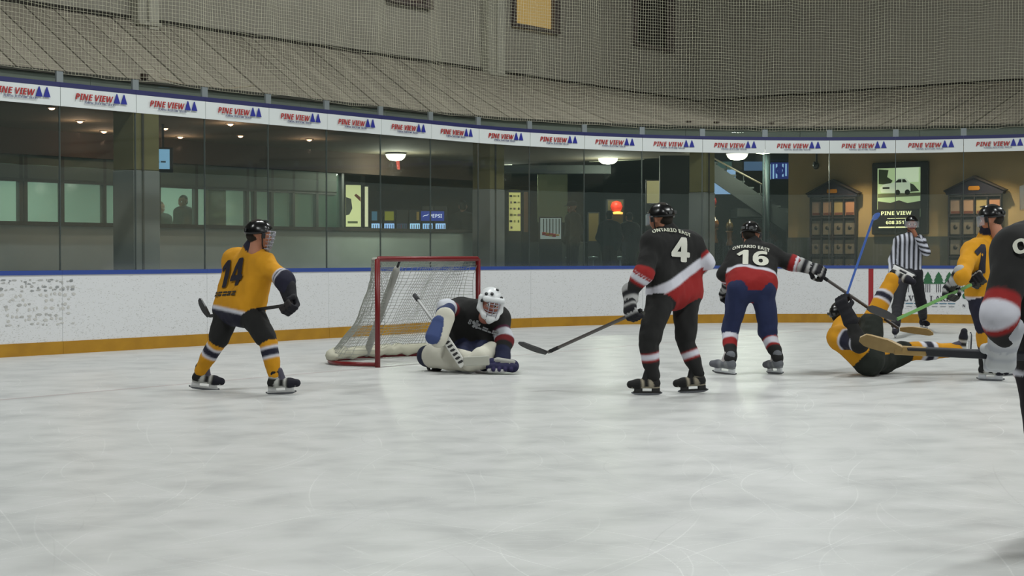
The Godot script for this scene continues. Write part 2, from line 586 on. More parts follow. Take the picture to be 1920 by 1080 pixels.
func roof_low_right(p: float) -> Vector3:
	var c := edge(0, -R)
	var pc := p_of(c)
	var qc := q_of(c)
	var rr := R + 1.1
	if p >= pc: return pq(p, qc + rr, LOW)
	var dp := pc - p
	if dp < rr * 0.7071: return pq(p, qc + sqrt(rr * rr - dp * dp), LOW)
	var v0 := Vector2(pc - rr * 0.7071, qc + rr * 0.7071)
	var f := (p - v0.x) / (WALL_P - v0.x)
	return pq(p, lerpf(v0.y, WALL_Q, f), lerpf(LOW, HIGH, f))
func slab4(a: Vector3, b: Vector3, c: Vector3, d: Vector3, thick: float) -> ArrayMesh:   # a, b, c, d clockwise seen from above
	var st := begin()
	st.set_smooth_group(-1)
	var t := Vector3(0, -thick, 0)
	quad(st, a, b, c, d)
	quad(st, d + t, c + t, b + t, a + t)
	var ring := [a, b, c, d]
	for i in 4:
		var u: Vector3 = ring[i]
		var v: Vector3 = ring[(i + 1) % 4]
		quad(st, v, u, u + t, v + t)
	return done(st)
func build_hall():
	var wm := grainy("hall_wall", Color(0.57, 0.555, 0.51), Color(0.61, 0.595, 0.55), 0.25, 0.9)
	struct("wall_end", pq_box(WALL_P - 0.4, WALL_P, -12, WALL_Q + 0.4, HIGH - 0.25, 10.2), wm, Transform3D(), "high beige end wall of the hall above the sloping roof")
	struct("wall_far", pq_box(WALL_P, 44, WALL_Q, WALL_Q + 0.4, HIGH - 0.25, 10.2), wm, Transform3D(), "high beige side wall of the hall above the sloping roof")
	struct("wall_near", pq_box(WALL_P - 0.4, 44.4, -12.4, -12, -0.2, 10.2), mat("dark_hall", Color(0.32, 0.32, 0.30), 0.9), Transform3D(), "hall wall behind the camera")
	struct("wall_back", pq_box(44, 44.4, -12, WALL_Q + 0.4, -0.2, 10.2), mat("dark_hall", Color(0.32, 0.32, 0.30), 0.9), Transform3D(), "hall wall at the far end of the rink")
	struct("ceiling", pq_box(WALL_P - 0.4, 44.4, -12.4, WALL_Q + 0.4, 10.2, 10.5), mat("hall_ceiling", Color(0.42, 0.42, 0.40), 0.9), Transform3D(), "high ceiling of the ice hall")
	# sloping roof over the concourse, in metal sheets
	var roof := thing("concourse_roof", "sloping beige metal sheet roof behind the glass round the rink corner", "roof", pq(WALL_P, 20, LOW))
	var inv := roof.transform.affine_inverse()
	var sheets := []
	for i in 4:
		var v := 0.53 + i * 0.018
		sheets.append(grainy("roof_%d" % i, Color(v, v * 0.955, v * 0.865), Color(v + 0.05, (v + 0.05) * 0.955, (v + 0.05) * 0.865), 0.4, 0.8))
	var r := RandomNumberGenerator.new()
	r.seed = 3
	var q := 8.0
	while q < WALL_Q - 0.05:
		var q1 := minf(q + 0.26, WALL_Q)
		var a := roof_low(q + 0.011)
		var b := roof_low(q1 - 0.011)
		var up := Vector3(0, r.randf_range(0, 0.02), 0)
		var o := put("roof_sheet", slab4(a + up, pq(WALL_P, q + 0.011, HIGH) + up, pq(WALL_P, q1 - 0.011, HIGH) + up, b + up, 0.025), sheets[r.randi() % 4], roof, inv)
		o.name = "roof_sheet"
		q = q1
	var p := WALL_P + 0.02
	while p < 6.0:
		var p1 := p + 0.26
		var a := roof_low_right(p + 0.011)
		var b := roof_low_right(p1 - 0.011)
		var up := Vector3(0, r.randf_range(0, 0.02), 0)
		put("roof_sheet", slab4(a + up, pq(p + 0.011, WALL_Q, HIGH) + up, pq(p1 - 0.011, WALL_Q, HIGH) + up, b + up, 0.025), sheets[r.randi() % 4], roof, inv)
		p = p1
	# under the sheets: a dark deck that the joints look into
	var st := begin()
	st.set_smooth_group(-1)
	var dn := Vector3(0, -0.07, 0)
	q = 8.0
	while q < WALL_Q - 0.1:
		var q1 := minf(q + 0.6, WALL_Q)
		quad(st, roof_low(q) + dn, pq(WALL_P, q, HIGH) + dn, pq(WALL_P, q1, HIGH) + dn, roof_low(q1) + dn)
		q = q1
	p = WALL_P
	while p < 6.0:
		quad(st, pq(p, WALL_Q, HIGH) + dn, pq(p + 0.6, WALL_Q, HIGH) + dn, roof_low_right(p + 0.6) + dn, roof_low_right(p) + dn)
		p += 0.6
	put("roof_deck", done(st), mat("roof_deck", Color(0.16, 0.155, 0.13), 0.9), roof, inv)
	# gutter along the lower edge
	var gutter := thing("gutter_fascia", "grey green gutter band under the lower edge of the sloping roof", "gutter", edge(0, 1.1, 3.5))
	inv = gutter.transform.affine_inverse()
	for i in range(-6, 9):
		var l0 := -0.5 + 2.0 * i
		put("fascia", curve_box(l0 + 0.003, l0 + 1.997, 3.42, 3.66, 1.04, 1.12), mat("fascia", Color(0.34, 0.38, 0.34), 0.6), gutter, inv)
		put("gutter_lip", curve_box(l0 + 0.003, l0 + 1.997, 3.655, 3.70, 0.98, 1.12), mat("lip", Color(0.20, 0.20, 0.17), 0.7), gutter, inv)
	struct("trim_3", pq_box(WALL_P, WALL_P + 0.06, 6, WALL_Q, HIGH - 0.02, HIGH + 0.045), mat("flashing", Color(0.16, 0.15, 0.12), 0.8), Transform3D(), "dark flashing where the sloping roof meets the end wall")
	struct("trim_4", pq_box(WALL_P, 10, WALL_Q - 0.06, WALL_Q, HIGH - 0.02, HIGH + 0.045), mat("flashing", Color.WHITE), Transform3D(), "dark flashing where the sloping roof meets the side wall")
	var la := l_at(372)
	var jb := put("junction_box", box(Vector3(0.09, 0.09, 0.09), 0.01), mat("jbox", Color(0.20, 0.15, 0.12), 0.7), null, Transform3D(edge_basis(la), edge(la, 1.12, LOW + 0.07)))
	tag(jb, "small brown junction box on the lower roof edge at the left", "box")
	var cp := []
	for i in 9: cp.append(edge(l_at(390 + i * 22), 1.0, LOW + 0.06 - 0.10 * sin(PI * i / 8.0) + 0.005 * i))
	tag(put("loose_cable", tube(cp, 0.012, 6), mat("cable", Color(0.62, 0.58, 0.50), 0.8)), "pale loose cable sagging along the roof edge right of the junction box", "cable")
	for x in [1335, 1382, 1475]:
		var lx := l_at(x)
		tag(put("roof_clip", box(Vector3(0.10, 0.03, 0.06), 0.005), mat("jbox", Color.WHITE), null, Transform3D(edge_basis(lx), edge(lx, 1.25, LOW + 0.09))), "small dark clip on the roof edge at the corner, %s of three" % {1335: "leftmost", 1382: "middle", 1475: "rightmost"}[x], "clip", "roof clips")
	# pilasters and windows of the upper wall
	for a in [[259, "left", 0.34], [913, "middle", 0.42]]:
		var b := on_p(WALL_P, a[0], 100)
		b.y = 0
		var t := thing("wall_pilaster", "pale vertical steel post on the upper wall, %s of the lit window" % ("far left" if a[1] == "left" else "just left"), "post", b + Vector3(0, 7.2, 0), "posts on the upper wall")
		t.rotation.y = A
		put("shaft", box(Vector3(a[2], 5.4, 0.22), 0.01, Vector3(0, 0.2, 0.11)), mat("pilaster", Color(0.60, 0.59, 0.54), 0.8), t)
		put("flange", box(Vector3(a[2] * 0.55, 5.4, 0.05), 0.005, Vector3(a[2] * 0.3, 0.2, 0.245)), mat("pilaster2", Color(0.66, 0.65, 0.60), 0.8), t)
		put("base_plate", box(Vector3(a[2] + 0.1, 0.06, 0.3), 0.005, Vector3(0, -2.42, 0.15)), mat("pilaster", Color.WHITE), t)
	wall_window(957, 1042, 50, "lit tan window high on the end wall", glow("lit_window", Color(0.72, 0.60, 0.36), 0.42))
	wall_window(722, 804, 4, "window with a bright lower edge at the top of the picture", mat("grey_window", Color(0.33, 0.27, 0.26), 0.3))
	wall_window(1185, 1256, 86, "dark unlit window near the corner of the end wall", mat("dark_window", Color(0.16, 0.155, 0.15), 0.25))
	build_net()
var window_count := 0
func wall_window(x0: float, x1: float, y: float, label: String, pane: Material):
	var a := on_p(WALL_P, x0, y)
	var b := on_p(WALL_P, x1, y + 8)
	var w := q_of(b) - q_of(a)
	window_count += 1
	var t := Node3D.new()
	t.name = "window_%d" % window_count
	add_child(t)
	t.set_meta("kind", "structure")
	t.set_meta("label", label)
	var y0 := minf(a.y, b.y)
	t.position = pq(WALL_P, (q_of(a) + q_of(b)) / 2, y0)
	t.rotation.y = A
	var fm := mat("window_frame", Color(0.33, 0.29, 0.28), 0.7)
	var h := 1.6
	put("pane", box(Vector3(w - 0.08, h, 0.02), 0.0, Vector3(0, h / 2, 0.015)), pane, t)
	put("sill", box(Vector3(w, 0.07, 0.14), 0.005, Vector3(0, 0.035, 0.07)), fm, t)
	put("jamb", box(Vector3(0.06, h, 0.12), 0.005, Vector3(-w / 2 + 0.03, h / 2, 0.06)), fm, t)
	put("jamb", box(Vector3(0.20, h, 0.12), 0.005, Vector3(w / 2 - 0.10, h / 2, 0.06)), fm, t)
	put("head", box(Vector3(w, 0.07, 0.12), 0.005, Vector3(0, h - 0.035, 0.06)), fm, t)
func build_net():
	var st := begin()
	var rad := 0.0022
	var n := FastNoiseLite.new()
	n.seed = 4
	n.frequency = 0.22
	var step := 0.052
	var l0 := -10.2
	var l1 := 13.4
	var y0 := 3.55
	var y1 := 6.75
	var sag := func(l: float, y: float) -> float:
		return 0.06 + 0.10 * n.get_noise_2d(l * 3.0, y * 0.6) + 0.05 * sin(l * 5.1 + y * 0.4) * clampf((y - 3.6) / 1.5, 0, 1)
	var drop := func(l: float, y: float) -> float:
		return 0.05 * n.get_noise_2d(l * 4.0 + 50.0, y * 1.5)
	var cols := int((l1 - l0) / step)
	var rows := int((y1 - y0) / step)
	var pt := func(l: float, y: float) -> Vector3: return edge(l, sag.call(l, y), y + drop.call(l, y))
	for i in cols + 1:
		var l := l0 + i * step
		var pts := []
		for k in 11: pts.append(pt.call(l, lerpf(y0, y1, k / 10.0)))
		tube_into(st, pts, rad, 3, false)
	var cuts := int((l1 - l0) / 0.26)
	for j in rows + 1:
		var y := y0 + j * step
		var pts := []
		for k in cuts + 1: pts.append(pt.call(lerpf(l0, l1, float(k) / cuts), y))
		tube_into(st, pts, rad, 3, false)
	var o := put("safety_net", done(st), mat("net_cord", Color(0.80, 0.79, 0.70), 0.9))
	tag(o, "beige mesh safety net hanging above the glass round the rink corner", "net")

func build_concourse():
	var floor_m := grainy("concourse_floor", Color(0.20, 0.20, 0.20), Color(0.25, 0.25, 0.24), 0.5, 0.6)
	struct("floor_concourse", pq_box(-46, 30, 29.9, 52, -0.25, 0.58), floor_m, Transform3D(), "dark concrete floor of the concourse and lobby")
	struct("floor_walkway", pq_box(-46, -18.3, 2, 29.9, -0.25, 0.58), floor_m, Transform3D(), "dark concrete walkway behind the end boards")
	var ceil_m := mat("concourse_ceiling", Color(0.33, 0.30, 0.24), 0.9)
	struct("ceiling_concourse", pq_box(-24.6, WALL_P + 1.6, 4, 30.5, 3.42, 3.60), ceil_m, Transform3D(), "brown concourse ceiling with small downlights")
	struct("ceiling_lobby", pq_box(-46, -12.0, 30.2, 52, 3.62, 3.80), mat("lobby_ceiling", Color(0.16, 0.15, 0.13), 0.9), Transform3D(), "dark lobby ceiling")
	struct("ceiling_corner", curve_box(0.2, 14.5, 3.42, 3.58, 1.125, 3.4, 24), mat("soffit", Color(0.30, 0.28, 0.23), 0.9), Transform3D(), "soffit above the walkway at the rink corner")
	struct("ceiling_room", pq_box(-46, -24.6, 4, 30.5, 3.42, 3.6), ceil_m, Transform3D(), "ceiling of the room behind the windows")
	# the long low wall with the window band above it
	var low := grainy("low_wall", Color(0.72, 0.77, 0.75), Color(0.78, 0.83, 0.81), 0.3, 0.55)
	struct("wall_low", pq_box(-23.7, -23.5, 6, 29.3, -0.1, 1.76), low, Transform3D(), "long grey half wall behind the end glass")
	struct("trim_2", pq_box(-23.78, -23.42, 6, 29.3, 1.76, 1.83), mat("ledge", Color(0.20, 0.17, 0.15), 0.6), Transform3D(), "dark ledge on top of the grey half wall")
	struct("wall_bulkhead", pq_box(-23.9, -23.4, 6, 29.3, 2.98, 3.42), mat("bulkhead", Color(0.22, 0.17, 0.14), 0.9), Transform3D(), "dark red brown bulkhead above the window band")
	struct("wall_header", pq_box(-23.7, -23.55, 6, 24.6, 2.55, 2.98), mat("header", Color(0.27, 0.33, 0.29), 0.6), Transform3D(), "grey green header panel above the windows")
	var frame := mat("mullion", Color(0.20, 0.22, 0.21), 0.5)
	var wn := thing("window_band", "long band of pale green lit windows above the grey half wall", "windows", pq(-23.6, 20, 1.83))
	var inv := wn.transform.affine_inverse()
	var gm := mat("interior_glass", Color(0.62, 0.80, 0.72, 0.12), 0.05)
	gm.transparency = BaseMaterial3D.TRANSPARENCY_ALPHA
	var last := 8.0
	for x in [-60, 37, 46, 115, 194, 296, 366, 462, 476, 508, 548, 592, 640]:
		var qm := q_of(on_p(-23.6, x, 400))
		put("mullion", pq_box(-23.65, -23.55, qm - 0.035, qm + 0.035, 1.83, 2.98), frame, wn, inv)
		if qm - last > 0.15: put("pane", pq_box(-23.612, -23.604, last + 0.04, qm - 0.04, 1.84, 2.97), gm, wn, inv)
		last = qm
	put("transom", pq_box(-23.65, -23.55, 7, 24.6, 2.52, 2.58), frame, wn, inv)
	# the lit room behind those windows
	var pale := mat("pale_room", Color(0.66, 0.73, 0.68), 0.8)
	struct("wall_room", pq_box(-27.2, -27.0, 4, 28.2, -0.1, 3.42), pale, Transform3D(), "pale green wall of the lit room behind the windows")
	struct("wall_room_side", pq_box(-27.0, -26.2, 28.2, 28.35, -0.1, 3.42), mat("room_dark", Color(0.22, 0.24, 0.23), 0.8), Transform3D(), "side wall of the lit room")
	for q in [11.0, 15.0, 19.0, 23.0]:
		var t := thing("room_strip_light", "white fluorescent strip in the room behind the windows, %s from the left" % {11.0: "first", 15.0: "second", 19.0: "third", 23.0: "fourth"}[q], "lamp", pq(-25.3, q, 3.3), "strip lights behind the windows")
		t.rotation.y = A
		put("housing", box(Vector3(1.3, 0.06, 0.2), 0.01, Vector3(0, 0.06, 0)), mat("housing", Color.WHITE), t)
		put("diffuser", box(Vector3(1.2, 0.03, 0.15), 0.01, Vector3(0, 0.015, 0)), glow("strip_glow", Color(0.85, 1.0, 0.92), 2.0), t)
		var a := AreaLight3D.new()
		a.name = "strip_light"
		a.area_size = Vector2(1.2, 0.15)
		a.area_normalize_energy = true
		a.light_energy = 6.0
		a.light_color = Color(0.85, 1.0, 0.92)
		a.shadow_enabled = true
		t.add_child(a)
		a.position.y = -0.02
		a.rotation.x = -PI / 2
	var brown := put("room_board", pq_box(-24.4, -24.3, q_of(on_p(-24.3, 391, 400)), q_of(on_p(-24.3, 424, 400)), 1.8, 2.62), mat("brown_board", Color(0.30, 0.22, 0.17), 0.8))
	tag(brown, "brown board standing behind the windows", "board")
	# pillars along the roof edge
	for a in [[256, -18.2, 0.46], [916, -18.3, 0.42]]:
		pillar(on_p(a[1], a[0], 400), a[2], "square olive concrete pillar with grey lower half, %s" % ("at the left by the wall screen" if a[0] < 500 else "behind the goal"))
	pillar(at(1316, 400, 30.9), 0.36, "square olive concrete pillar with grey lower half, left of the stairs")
	# downlights
	var spots := [[8, 292], [23, 258], [97, 204], [150, 229], [165, 268], [195, 248], [310, 242], [338, 258], [361, 273], [432, 234], [451, 256], [580, 263]]
	var n := 0
	for s in spots:
		n += 1
		var d: float = (3.40 - EYE) * F / (478.0 - s[1])
		var pos := at(s[0], s[1], d)
		pos.y = 3.42
		var t := thing("downlight", "small warm round downlight in the brown concourse ceiling, %s from the left" % ["first", "second", "third", "fourth", "fifth", "sixth", "seventh", "eighth", "ninth", "tenth", "eleventh", "twelfth"][n - 1], "downlight", pos, "downlights in the concourse ceiling")
		put("trim_ring", lathe([Vector2(0.075, 0.0), Vector2(0.085, -0.012), Vector2(0.06, -0.016), Vector2(0.05, 0.0)], 14), mat("ring", Color(0.5, 0.45, 0.4), 0.5), t)
		put("bulb", lathe([Vector2(0.001, -0.045), Vector2(0.035, -0.035), Vector2(0.05, -0.01), Vector2(0.05, 0.0)], 12), glow("bulb_glow", Color(1.0, 0.82, 0.66), 4.0), t)
		if n % 2 == 0:
			var o := OmniLight3D.new()
			o.name = "bulb_light"
			o.light_energy = 0.22
			o.light_color = Color(1.0, 0.85, 0.7)
			o.light_size = 0.05
			o.omni_range = 30.0
			o.shadow_enabled = true
			t.add_child(o)
			o.position.y = -0.22
	# a screen on a bracket
	var tv := thing("wall_screen", "bright pale blue screen in a dark frame beside the left pillar", "screen", at(306, 300, 26.6))
	tv.rotation.y = 0.30
	put("case", box(Vector3(0.33, 0.42, 0.07), 0.01, Vector3(0, 0, -0.04)), mat("tv_case", Color(0.08, 0.09, 0.13), 0.5), tv)
	put("screen", box(Vector3(0.25, 0.33, 0.01), 0.0, Vector3(-0.02, 0.015, 0.0)), glow("tv_glow", Color(0.50, 0.72, 0.85), 0.55), tv)
	put("screen_mark", box(Vector3(0.05, 0.03, 0.004), 0.0, Vector3(-0.09, -0.03, 0.007)), mat("tv_mark", Color(0.15, 0.2, 0.4), 0.5), tv)
	put("screen_mark", box(Vector3(0.08, 0.025, 0.004), 0.0, Vector3(0.0, -0.03, 0.007)), mat("tv_mark2", Color(0.25, 0.4, 0.5), 0.5), tv)
	put("bracket", box(Vector3(0.04, 0.6, 0.04), 0.0, Vector3(0, 0.45, -0.06)), mat("tv_case", Color.WHITE), tv)
	build_lobby()
	build_right_wall()
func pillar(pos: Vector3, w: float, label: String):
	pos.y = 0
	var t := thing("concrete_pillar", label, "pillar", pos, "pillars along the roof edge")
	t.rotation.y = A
	put("upper_shaft", box(Vector3(w, 1.0, w), 0.012, Vector3(0, 2.95, 0)), grainy("pillar_up", Color(0.36, 0.35, 0.20), Color(0.40, 0.39, 0.24), 0.5), t)
	put("hazed_shaft", box(Vector3(w + 0.012, 2.5, w + 0.012), 0.012, Vector3(0, 1.2, 0)), grainy("pillar_low", Color(0.38, 0.40, 0.38), Color(0.43, 0.45, 0.42), 0.5), t)  # the grey is the haze of the glass in front, painted onto the shaft
	put("cable_strip", box(Vector3(0.03, 3.4, 0.02), 0.0, Vector3(-w * 0.18, 1.72, w / 2 + 0.015)), mat("cable_strip", Color(0.16, 0.16, 0.12), 0.7), t)
func lamp_pendant(px: float, py: float, d: float, wide: float, label: String, energy := 1.9):
	var t := thing("pendant_lamp", label, "lamp", at(px, py, d), "pendant lamps in the lobby")
	put("bowl", lathe([Vector2(0.001, -0.11), Vector2(wide * 0.3, -0.09), Vector2(wide * 0.44, -0.04), Vector2(wide * 0.5, 0.03), Vector2(wide * 0.46, 0.03), Vector2(0.001, 0.02)], 20), glow("bowl_glow", Color(0.96, 1.0, 0.88), 1.6), t)
	put("reflector_rim", lathe([Vector2(wide * 0.5, 0.03), Vector2(wide * 0.53, 0.04), Vector2(wide * 0.35, 0.12), Vector2(0.04, 0.16), Vector2(0.001, 0.16)], 20), mat("rim", Color(0.14, 0.14, 0.22), 0.5), t)
	put("cord", tube([Vector3(0, 0.15, 0), Vector3(0, maxf(0.2, 3.62 - t.position.y), 0)], 0.012, 6), mat("rim", Color.WHITE), t)
	var o := OmniLight3D.new()
	o.name = "pendant_light"
	o.light_energy = energy
	o.light_color = Color(0.95, 1.0, 0.9)
	o.light_size = 0.15
	o.omni_range = 40.0
	o.shadow_enabled = true
	t.add_child(o)
	o.position.y = -0.28
func panel(called: String, px0: float, py0: float, px1: float, py1: float, d: float, thick: float, m: Material, label: String, category: String, turn := 0.0, stands := true) -> Node3D:
	var c := at((px0 + px1) / 2, (py0 + py1) / 2, d)
	var size := Vector3((px1 - px0) * d / F, (py1 - py0) * d / F, thick)
	var t := thing(called, label, category, c)
	t.rotation.y = turn
	put("face", box(Vector3(size.x, size.y, 0.02), 0.0, Vector3(0, 0, 0.0)), m, t)
	var low := size.y / 2 + 0.03
	if stands: low = c.y - 0.58
	put("case", box(Vector3(size.x + 0.06, size.y / 2 + 0.03 + low, thick), 0.01, Vector3(0, (size.y / 2 + 0.03 - low) / 2, -thick / 2 - 0.005)), mat("case_dark", Color(0.10, 0.10, 0.11), 0.6), t)
	return t
func build_lobby():
	var dark := mat("lobby_wall", Color(0.16, 0.165, 0.15), 0.85)
	struct("wall_lobby", pq_box(-46, -10, 44.0, 44.3, -0.1, 4.5), dark, Transform3D(), "dark back wall of the lobby")
	struct("wall_lobby_side", pq_box(-46.3, -46, 4, 44, -0.1, 4.5), dark, Transform3D(), "dark side wall of the lobby")
	struct("wall_lobby_end", pq_box(-14.5, -14.2, 31.0, 44, -0.1, 3.62), mat("olive_wall", Color(0.22, 0.21, 0.16), 0.85), Transform3D(), "olive wall beside the stairs")
	struct("wall_stairs", box(Vector3(2.9, 3.1, 0.2)), dark, Transform3D(Basis(), at(1412, 478, 40.85) * Vector3(1, 0, 1) + Vector3(0, 2.1, 0)), "dark wall behind the stairs")
	lamp_pendant(742, 292, 34.0, 0.44, "bright white bowl lamp hanging left of the second pillar")
	lamp_pendant(950, 307, 40.0, 0.30, "small white bowl lamp just right of the second pillar", 1.5)
	lamp_pendant(1140, 299, 36.0, 0.46, "bright white bowl lamp above the standing spectators")
	lamp_pendant(1382, 291, 35.0, 0.48, "bright white bowl lamp in front of the stairs")
	lamp_pendant(1431, 280, 36.0, 0.52, "yellowish white bowl lamp partly behind the banner", 1.5)
	lamp_pendant(1185, 281, 44.0, 0.26, "small far bowl lamp right under the banner", 1.0)
	lamp_pendant(966, 284, 46.0, 0.14, "tiny far lamp above the small bowl lamp", 0.1)
	# lit poster and vending machines behind the half wall
	var t := panel("lit_poster", 648, 347, 677, 425, 37.0, 0.10, glow("poster_glow", Color(0.80, 0.84, 0.60), 0.72), "tall lit cream poster behind the half wall", "poster", 0.4)
	put("poster_print", slab_poly([Vector2(0.02, 0.24), Vector2(0.17, 0.10), Vector2(0.17, 0.20), Vector2(0.06, 0.28)], 0.01), mat("poster_orange", Color(0.62, 0.32, 0.16), 0.6), t, Transform3D(Basis(), Vector3(0, 0, 0.014)))
	put("poster_print", slab_poly([Vector2(-0.18, 0.20), Vector2(-0.06, 0.16), Vector2(-0.03, -0.06), Vector2(-0.10, -0.20), Vector2(-0.18, -0.22)], 0.01), mat("poster_grey", Color(0.36, 0.38, 0.36), 0.6), t, Transform3D(Basis(), Vector3(0, 0, 0.014)))
	put("poster_print", box(Vector3(0.24, 0.05, 0.01)), mat("poster_line", Color(0.5, 0.55, 0.35), 0.6), t, Transform3D(Basis(), Vector3(-0.02, -0.38, 0.012)))
	panel("lit_strip", 684, 350, 690, 425, 37.2, 0.08, glow("poster_glow2", Color(0.84, 0.86, 0.70), 0.7), "narrow lit cream strip right of the lit poster", "poster", 0.4)
	var vx := [697, 721, 745, 769, 793, 817]
	for i in 6:
		var m := thing("vending_machine", "dark vending machine with lit bottle row behind the half wall, %s in the row" % ["first", "second", "third", "fourth", "fifth", "sixth"][i], "vending machine", at(vx[i] + 9, 478, 39.0) * Vector3(1, 0, 1) + Vector3(0, 0.6, 0), "vending machines behind the half wall")
		put("cabinet", box(Vector3(0.29, 1.85 if i > 3 else 1.75, 0.6), 0.01, Vector3(0, 0.92 if i > 3 else 0.88, -0.31)), mat("vend_%d" % (i % 2), Color(0.10, 0.11, 0.14) if i % 2 else Color(0.13, 0.12, 0.12), 0.5), m)
		put("lit_front", box(Vector3(0.24, 0.13, 0.02), 0.0, Vector3(0, 1.35, 0.0)), glow("vend_glow_%d" % i, [Color(0.62, 0.80, 0.95), Color(0.58, 0.76, 0.95), Color(0.16, 0.2, 0.27), Color(0.60, 0.80, 0.92), Color(0.55, 0.74, 0.9), Color(0.6, 0.78, 0.95)][i], 0.95), m)
		for k in 4:
			put("bottle", box(Vector3(0.018, 0.10, 0.02), 0.004, Vector3(-0.075 + k * 0.055, 1.34, 0.02)), mat("bottle_%d" % (k % 3), [Color(0.1, 0.14, 0.25), Color(0.5, 0.15, 0.12), Color(0.15, 0.3, 0.2)][k % 3], 0.3), m)
		if i == 0: put("top_panel", box(Vector3(0.13, 0.22, 0.02), 0.0, Vector3(-0.05, 1.60, 0.0)), glow("vend_teal", Color(0.30, 0.50, 0.60), 0.4), m)
		if i == 1: put("top_panel", box(Vector3(0.22, 0.22, 0.02), 0.0, Vector3(0, 1.60, 0.0)), glow("vend_yellow", Color(0.50, 0.52, 0.12), 0.5), m)
		if i == 3: put("top_panel", box(Vector3(0.08, 0.2, 0.02), 0.0, Vector3(0.08, 1.60, 0.0)), glow("vend_gold", Color(0.5, 0.42, 0.16), 0.4), m)
	var sign := panel("drinks_sign", 789, 396, 833, 414, 38.9, 0.08, glow("sign_blue", Color(0.14, 0.24, 0.62), 0.55), "blue lit drinks sign with white lettering over the vending machines", "sign", 0.25, false)
	put("sign_lettering", lettering("PEPSI", 0.085), glow("sign_white", Color(0.9, 0.95, 1.0), 0.7), sign, Transform3D(Basis(), Vector3(0.075, 0.0, 0.014)))
	put("sign_swoosh", slab_poly([Vector2(-0.25, -0.03), Vector2(-0.2, 0.0), Vector2(-0.13, 0.01), Vector2(-0.09, 0.05), Vector2(-0.13, 0.03), Vector2(-0.21, 0.02)], 0.006), glow("sign_white", Color.WHITE, 1.0), sign, Transform3D(Basis(), Vector3(0.0, 0.0, 0.014)))
	# red banners hung from the ceiling
	for a in [[538, 302, 326], [679, 282, 330], [745, 298, 318]]:
		var d := 35.0
		var o := put("red_pennant", slab_poly([Vector2(-0.04, 0.0), Vector2(0.04, 0.0), Vector2(0.06, -(a[2] - a[1]) * d / F), Vector2(0.0, -(a[2] - a[1]) * d / F)], 0.01), mat("pennant", Color(0.62, 0.16, 0.10), 0.7), null, Transform3D(Basis(), at(a[0], a[1], d)))
		tag(o, "narrow red pennant hanging from the lobby ceiling, %s" % {538: "left of the lit poster", 679: "above the lit poster", 745: "under the bowl lamp"}[a[0]], "pennant", "red pennants")
	# a row of small lit tubes
	var tr := thing("tube_row", "row of short white fluorescent tubes far back in the lobby", "lamp", at(810, 313, 40.0))
	for i in 6: put("tube", tube([Vector3(-0.40 + i * 0.14, 0.01 * (i % 2), 0), Vector3(-0.31 + i * 0.14, 0.01 * (i % 2), 0)], 0.018, 6), glow("tube_glow", Color(1.0, 1.0, 0.9), 1.1), tr)
	put("tube_rail", tube([Vector3(-0.4, -0.05, 0), Vector3(0.45, -0.05, 0)], 0.012, 6), mat("rail_w", Color(0.5, 0.5, 0.45), 0.5), tr)
	# lit snack machine right of the second pillar
	var s := panel("snack_machine", 954, 361, 976, 433, 37.0, 0.5, glow("snack_glow", Color(0.66, 0.66, 0.40), 0.75), "lit snack machine with dark goods right of the second pillar", "vending machine", 0.2)
	var r := RandomNumberGenerator.new()
	r.seed = 2
	for i in 16: put("snack_pack", box(Vector3(r.randf_range(0.03, 0.07), r.randf_range(0.03, 0.06), 0.03), 0.005, Vector3(-0.10 + (i % 3) * 0.09 + r.randf() * 0.02, 0.36 - i / 3 * 0.145, 0.02)), mat("snack_%d" % (i % 4), [Color(0.2, 0.2, 0.1), Color(0.75, 0.72, 0.4), Color(0.45, 0.5, 0.2), Color(0.6, 0.5, 0.45)][i % 4], 0.6), s)
	var wp := panel("wood_post", 982, 360, 990, 435, 36.6, 0.2, mat("wood_post", Color(0.42, 0.30, 0.22), 0.7), "brown wooden post beside the lit snack machine", "post")
	wp.set_meta("label", "brown wooden post beside the lit snack machine")
	# pale partition and the candy case
	var pp := put("pale_partition", box(Vector3(0.75, 1.2, 0.06), 0.01), mat("partition", Color(0.40, 0.43, 0.33), 0.8), null, Transform3D(Basis(), at(1036, 372, 40.0)))
	tag(pp, "pale green partition behind the spectator in the cap", "partition")
	var cc := panel("candy_case", 1013, 409, 1052, 448, 36.0, 0.4, glow("candy_glow", Color(0.52, 0.58, 0.56), 0.55), "lit glass candy case with red and orange goods", "display case")
	for i in 6: put("divider", box(Vector3(0.02, 0.34, 0.02), 0.0, Vector3(-0.16 + i * 0.07, 0.05, 0.02)), mat("divider", Color(0.18, 0.24, 0.22), 0.5), cc)
	for i in 9: put("candy", box(Vector3(0.09, 0.035, 0.03), 0.008, Vector3(-0.15 + (i % 5) * 0.075, -0.10 - 0.035 * (i / 5) - 0.012 * (i % 5), 0.03)), mat("candy_%d" % (i % 3), [Color(0.75, 0.25, 0.12), Color(0.8, 0.6, 0.2), Color(0.7, 0.15, 0.25)][i % 3], 0.5), cc)
	var counter := put("lobby_counter", box(Vector3(3.0, 0.96, 0.6), 0.02), grainy("counter", Color(0.19, 0.20, 0.19), Color(0.23, 0.24, 0.23), 0.5), null, Transform3D(Basis(), at(1110, 478, 37.9) * Vector3(1, 0, 1) + Vector3(0, 1.08, 0)))
	tag(counter, "long dark counter in the lobby behind the spectators", "counter")
	# glowing red and yellow machine between the spectators
	var gm := panel("game_machine", 1140, 376, 1168, 428, 36.8, 0.4, mat("game_face", Color(0.30, 0.26, 0.10), 0.5), "game machine with glowing red and orange top between two spectators", "machine")
